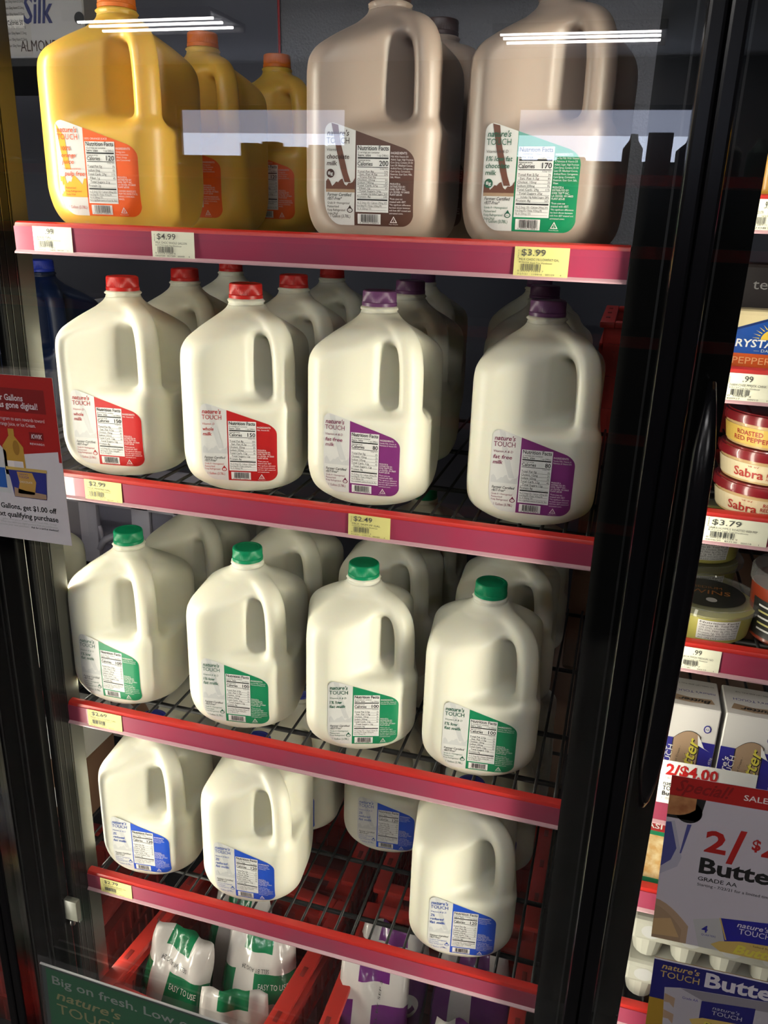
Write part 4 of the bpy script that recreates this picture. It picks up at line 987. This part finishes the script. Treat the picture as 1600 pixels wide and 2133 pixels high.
def butter_box(x, label):
    w, d, h = .0625, .064, .128
    bw = mat('butter_box_white', (.66, .63, .60), .4); b = MB(); b.rbox(0, w, 0, d, 0, h, .0012, bw, 1)
    a = Art(); a.rect(.0006, 0, w - .0006, h * .66, BUTBLUE, 1)
    a.strip([.016 + .030 * i / 10 for i in range(11)], lambda u: 0, lambda u: h * .74 - ((u - .034) / .020) ** 2 * .016 + .002, INK, 2)
    a.strip([.017 + .028 * i / 10 for i in range(11)], lambda u: 0, lambda u: h * .735 - ((u - .034) / .020) ** 2 * .016 + .002, TAN, 3)
    a.poly([(.042, h * .73), (.044, h * .62), (.058, h * .57), (.051, h * .60), (.046, h * .68)], WHITE, 4)
    yb = mat('butter_yellow', (.60, .52, .06))
    for m, l, o in ((INK, 4, .0006), (yb, 5, 0)): a.text('Butter', .0385 + o, .026 - o, .0130, m, l, w=.062, shear=.3, bold=.04 if m is INK else .015, rot=R_(84))
    a.text('- Salted Sweet Cream -', .0215, .030, .0022, INK, 4, w=.045, rot=R_(84))
    a.text("nature's", .0085, .030, .0060, WHITE, 3, w=.042, rot=R_(86), shear=.2, bold=.012); a.text('TOUCH', .0155, .034, .0062, WHITE, 3, w=.040, rot=R_(86))
    a.text('NET WT. 16 oz (1 lb) 453g', .0580, .008, .0026, WHITE, 3, w=.058, rot=R_(87))
    a.disc(.051, h * .80, .0040, BUTBLUE, 3, .0052); a.disc(.051, h * .80, .0028, bw, 4, .0038); a.text('AA', .051, h * .79, .0022, BUTBLUE, 5, al='C')
    def fn(u, v, l): return (u, -.0002 - .00015 * l, v)
    N = len(a.v)
    o = a.build('butter_box', fn, extra=b)
    a2 = Art(); a2.poly([(.006, .012), (.030, .009), (.056, .012), (.053, .022), (.030, .020), (.010, .024)], TAN, 1); a2.text('Butter', .052, .018, .0070, INK, 2, w=.036, rot=R_(180), bold=.03, shear=.3)
    a2.text("nature's TOUCH", .058, .036, .0048, BUTBLUE, 2, w=.048, rot=R_(180)); a2.text('TO OPEN, LIFT AND PULL TAB', .058, .052, .0024, INK, 2, w=.044, rot=R_(180))
    a2.build('box_top_print', lambda u, v, l: (u, v, h + .0002 + .00015 * l), o)
    o.location = (x, .016, RZ['e'] - .0102); return tag(o, label, 'butter box', 'butter boxes')
butter_box(.7985, 'white and blue butter box nearest the door handle')
butter_box(.8660, 'white and blue butter box second from the door handle')
butter_box(.9335, 'white and blue butter box third from the door handle')
def talker():
    b = MB(); b.box(0, .102, 0, .0006, 0, .058, WHITE); a = Art()
    a.text('2/$4.00', .006, .0400, .0140, PR['red'], 1, w=.056, bold=.03); a.text('or $2.29 each', .004, .0340, .0028, GREYP, 1, w=.02)
    a.text("nature's", .005, .0250, .0055, INK, 1, w=.022); a.text('TOUCH', .005, .0180, .0058, INK, 1, w=.022); a.text('Butter', .005, .0110, .0055, INK, 1, w=.020, bold=.02); a.text('1 lb', .005, .0060, .003, GREYP, 1, w=.008)
    o = a.build('price_card', lambda u, v, l: (u, -.0002 - .0002 * l, v), extra=b); o.location = (.8055, -.0075, .9640); o.rotation_euler = (0, R_(-1.5), 0)
    tag(o, 'white price card reading 2/$4.00 under the butter boxes', 'price card')
talker()
def shreds():
    for k, (x, lab) in enumerate(((.865, 'shredded cheese bag peeking out left of the butter sign'), (1.010, 'shredded cheese bag behind the butter sign'))):
        cm = mat('shredded_cheese', (.62, .36, .12), .45, noise=(70, (.80, .66, .38), .40, .62), bump=(80, .6, .003)); b = MB(); b.rbox(-.066, .066, -.013, .013, 0, .108, .006, cm)
        a = Art(); a.rect(-.066, .080, .066, .104, SIGNRED, 1); a.text('SH', -.062, .094, .0070, WHITE, 2, w=.013, bold=.01); a.text('ASI', -.062, .084, .0070, WHITE, 2, w=.018, bold=.01); a.rect(-.066, .074, .066, .080, PR['green'], 1); a.rect(-.066, .002, .066, .009, PR['green'], 1)
        o = a.build('shredded_cheese_bag', lambda u, v, l: (u, -.0134 - .0002 * l, v), extra=b); o.location = (x, .034, RZ['f'] - .0102); tag(o, lab, 'cheese bag', 'shredded cheese bags')
shreds()
def eggs():
    em = mat('egg_carton_pulp', (.50, .49, .42), .8)
    for k in range(2):
        z = RZ['g'] - .0102 + k * .0715
        b = MB(); b.rbox(0, .29, 0, .10, .034, .068, .006, em)
        for i in range(6):
            for j in range(2): b.lathe([(.013, 0), (.017, .003), (.0225, .030), (.0225, .036), (0, .036)], em, 16, c=(.025 + .048 * i, .026 + .048 * j, 0))
        a = Art(); a.text('BEST BY SEP 13 289', .10, .060, .006, GREYP, 1, w=.07)
        for i in range(6): a.disc(.025 + .048 * i, .051, .012, LGREY, 1, .010)
        o = a.build('egg_carton', lambda u, v, l: (u, -.0002 - .0002 * l, v), extra=b); o.location = (.8045, .016, z); tag(o, ('lower grey pulp egg carton at the bottom right', 'upper grey pulp egg carton stacked on another')[k], 'egg carton', 'egg cartons')
eggs()

# ------------------------------------------------------------------ left-hand cooler section, seen past the post
for k, z, lab in (('y', SHELF['B'], 'second shelf of the section left of the post'), ('z', SHELF['C'], 'third shelf of the section left of the post'), ('w', SHELF['D'], 'lowest shelf of the section left of the post')):
    shelf(k, -.66, -.040, z, 0, lab, depth=.60)
def almond():
    b = MB(); b.box(0, .62, 0, .30, 0, .010, BLACKM); tag(b.build('shelf_board', loc=(-.66, .282, 1.7846)), 'black shelf board under the almond milk carton at the upper left', 'shelf')
    b = MB(); wm = mat('carton_offwhite', (.44, .44, .46), .45); b.rbox(0, .135, 0, .09, 0, .22, .002, wm, 1); a = Art()
    a.rect(0, .004, .046, .21, GREYP, 1)
    for i in range(24): a.text('Sodium 150mg Vitamin D 2.5mcg', .004, .200 - .008 * i, .0035, INK, 2, w=.034)
    a.rect(.006, .040, .036, .056, WHITE, 2); a.text('Calories 50', .008, .044, .0060, INK, 3, w=.026, bold=.01)
    a.text('Silk', .036, .046, .034, mat('carton_blue_text', (.012, .02, .12), .45), 3, w=.050, shear=.2, bold=.02); a.text('ALMOND', .026, .010, .014, TX['brown'], 3, w=.064); a.disc(.128, .050, .008, INK, 3)
    o = a.build('milk_carton', lambda u, v, l: (u, -.0002 - .0002 * l, v), extra=b); o.location = (-.217, .290, 1.8050 - .0102); tag(o, 'white almond milk carton at the upper left corner', 'carton')
almond()
bj = make_jug(BLUEJUG, 'blue', None, 'dark blue jug lettered FREE FROM beyond the left post', (-.205, .300, zb['B']), .1, 'jug')
a = Art(); a.text('FREE', -.020, .105, .012, GREYP, 1, w=.034, bold=.02); a.text('FROM', -.020, .090, .010, GREYP, 1, w=.034); a.rect(-.022, .030, .006, .075, GREYP, 1)
for i in range(5): a.rect(-.020, .035 + .008 * i, .004, .038 + .008 * i, GREYINK, 2)
a.build('jug_label', label_fn, bj)
def left_stuff():
    b = MB(); b.rbox(0, .16, 0, .10, 0, .130, .003, mat('pack_dim_red', (.10, .02, .025), .45)); b.rbox(0, .16, -.002, .10, .1305, .150, .003, mat('pack_dim_blue', (.03, .05, .10), .45)); b.rbox(.0, .10, .0, .1, .1505, .175, .004, mat('pack_dim_slate', (.06, .06, .10), .45))
    b.tube([(.125, .0, .163), (.125, .1, .163)], .013, GREYP, 16)
    o = b.build('snack_tray', loc=(-.345, .400, zb['B'])); tag(o, 'dim tray of blue and grey packs beyond the dark blue jug', 'package')
    pj = make_jug(MILK, 'red', None, 'pale gallon jug showing in the slit beside the left post', (-.150, .120, zb['C']), 0)
    b = MB(); b.rbox(0, .115, 0, .10, 0, .115, .002, CARD, 1); b.box(0, .115, -.0006, 0, .02, .06, WHITE); o = b.build('carton_box', loc=(-.190, .10, zb['D'])); tag(o, 'brown and white carton in the slit beside the left post', 'box')
    b = MB(); b.rbox(0, .115, 0, .10, 0, .07, .002, WHITE, 1); o = b.build('carton_box', loc=(-.190, .10, zb['D'] + .1155)); tag(o, 'white carton on top of the brown one beside the left post', 'box')
    b = MB(); b.rbox(0, .13, 0, .10, 0, .16, .002, mat('box_grey_white', (.40, .38, .34), .5), 1)
    a = Art(); a.strip([.0 + .13 * i / 12 for i in range(13)], lambda u: .02, lambda u: .05 + .09 * math.sin(u / .13 * 3.1), CARD, 1); a.strip([.01 + .10 * i / 12 for i in range(13)], lambda u: .02, lambda u: .03 + .06 * math.sin(u / .12 * 3.1), GREYP, 2)
    o = a.build('carton_box', lambda u, v, l: (u, -.0002 - .0002 * l, v), extra=b); o.location = (-.205, .330, zb['D']); tag(o, 'grey box with a brown arch print behind the left post', 'box')
    # grey plastic crate with open windows and hooked grips
    t = thing('bottle_crate', 'grey plastic crate with hooked openings at left behind the green caps', 'crate', (-.33, .36, zb['C']))
    w, h = .33, .185
    b = MB()
    for x in (0, .105, .215, w - .03): b.rbox(x, x + .038, 0, .012, 0, h, .003, GREYPL)
    b.rbox(0, w + .008, 0, .012, 0, .055, .003, GREYPL); b.rbox(0, w + .008, 0, .012, h - .018, h, .003, GREYPL)
    b.rbox(0, .012, .012, .18, 0, h, .003, GREYPL); b.rbox(w - .004, w + .008, .012, .18, 0, h, .003, GREYPL); b.rbox(0, w + .008, .18, .19, 0, h, .003, GREYPL); b.box(.012, w, .012, .18, 0, .008, GREYPL)
    b.build('crate_body', t, smooth='auto')
    for x in (.140, .250):
        b = MB(); b.tube([(x, .006, .080), (x + .012, .004, .098), (x + .030, .004, .108), (x + .048, .006, .116)], [.007, .0065, .006, .005], GREYPL, 8); b.tube([(x + .008, .006, .098), (x + .006, .006, .115), (x + .003, .006, .125)], .004, GREYPL, 8); b.build('hooked_grip', t, smooth=True)
left_stuff()

# ------------------------------------------------------------------ stock room behind the shelves
def rear():
    c = crate(.812, .895, 'red crate on the cardboard stack at the right behind the purple caps', z=1.1825); c['group'] = 'red milk crates in the stock room'
    t = thing('metal_panel', 'grey embossed metal panel behind the top shelf', 'panel', (.06, .645, 1.50))
    b = MB(); b.box(0, .72, 0, .012, 0, .80, STEEL); b.build('sheet', t)
    b = MB(); b.tube([(.006, -.004, .80), (.004, -.004, .46), (.006, -.005, .36), (.003, -.005, .32)], .0022, PR['red'], 6); b.build('red_cord', t)
    b = MB(); b.lathe([(.008, 0), (.008, .004), (0, .005)], BLACKM, 16); o = b.build('bolt', t, loc=(.085, -.001, .325)); o.rotation_euler = (R_(90), 0, 0)
    for i, (x, y, z, w, h, lab) in enumerate(((.70, .72, .151, .42, .55, 'brown cardboard box at the right behind the lowest shelf'), (.72, .74, .702, .40, .48, 'brown cardboard box stacked behind the green caps at right'), (-.05, .80, .151, .50, .50, 'brown cardboard box deep behind the red crates'))):
        b = MB(); b.rbox(0, w, 0, .30, 0, h, .004, CARD, 1); b.box(w * .45, w * .55, -.0008, 0, 0, h, mat('box_tape', (.24, .15, .09), .4)); o = b.build('cardboard_box', loc=(x - .06, y, z)); tag(o, lab, 'box', 'cardboard boxes in the stock room')
rear()
bpy.data.objects.remove(_tob)
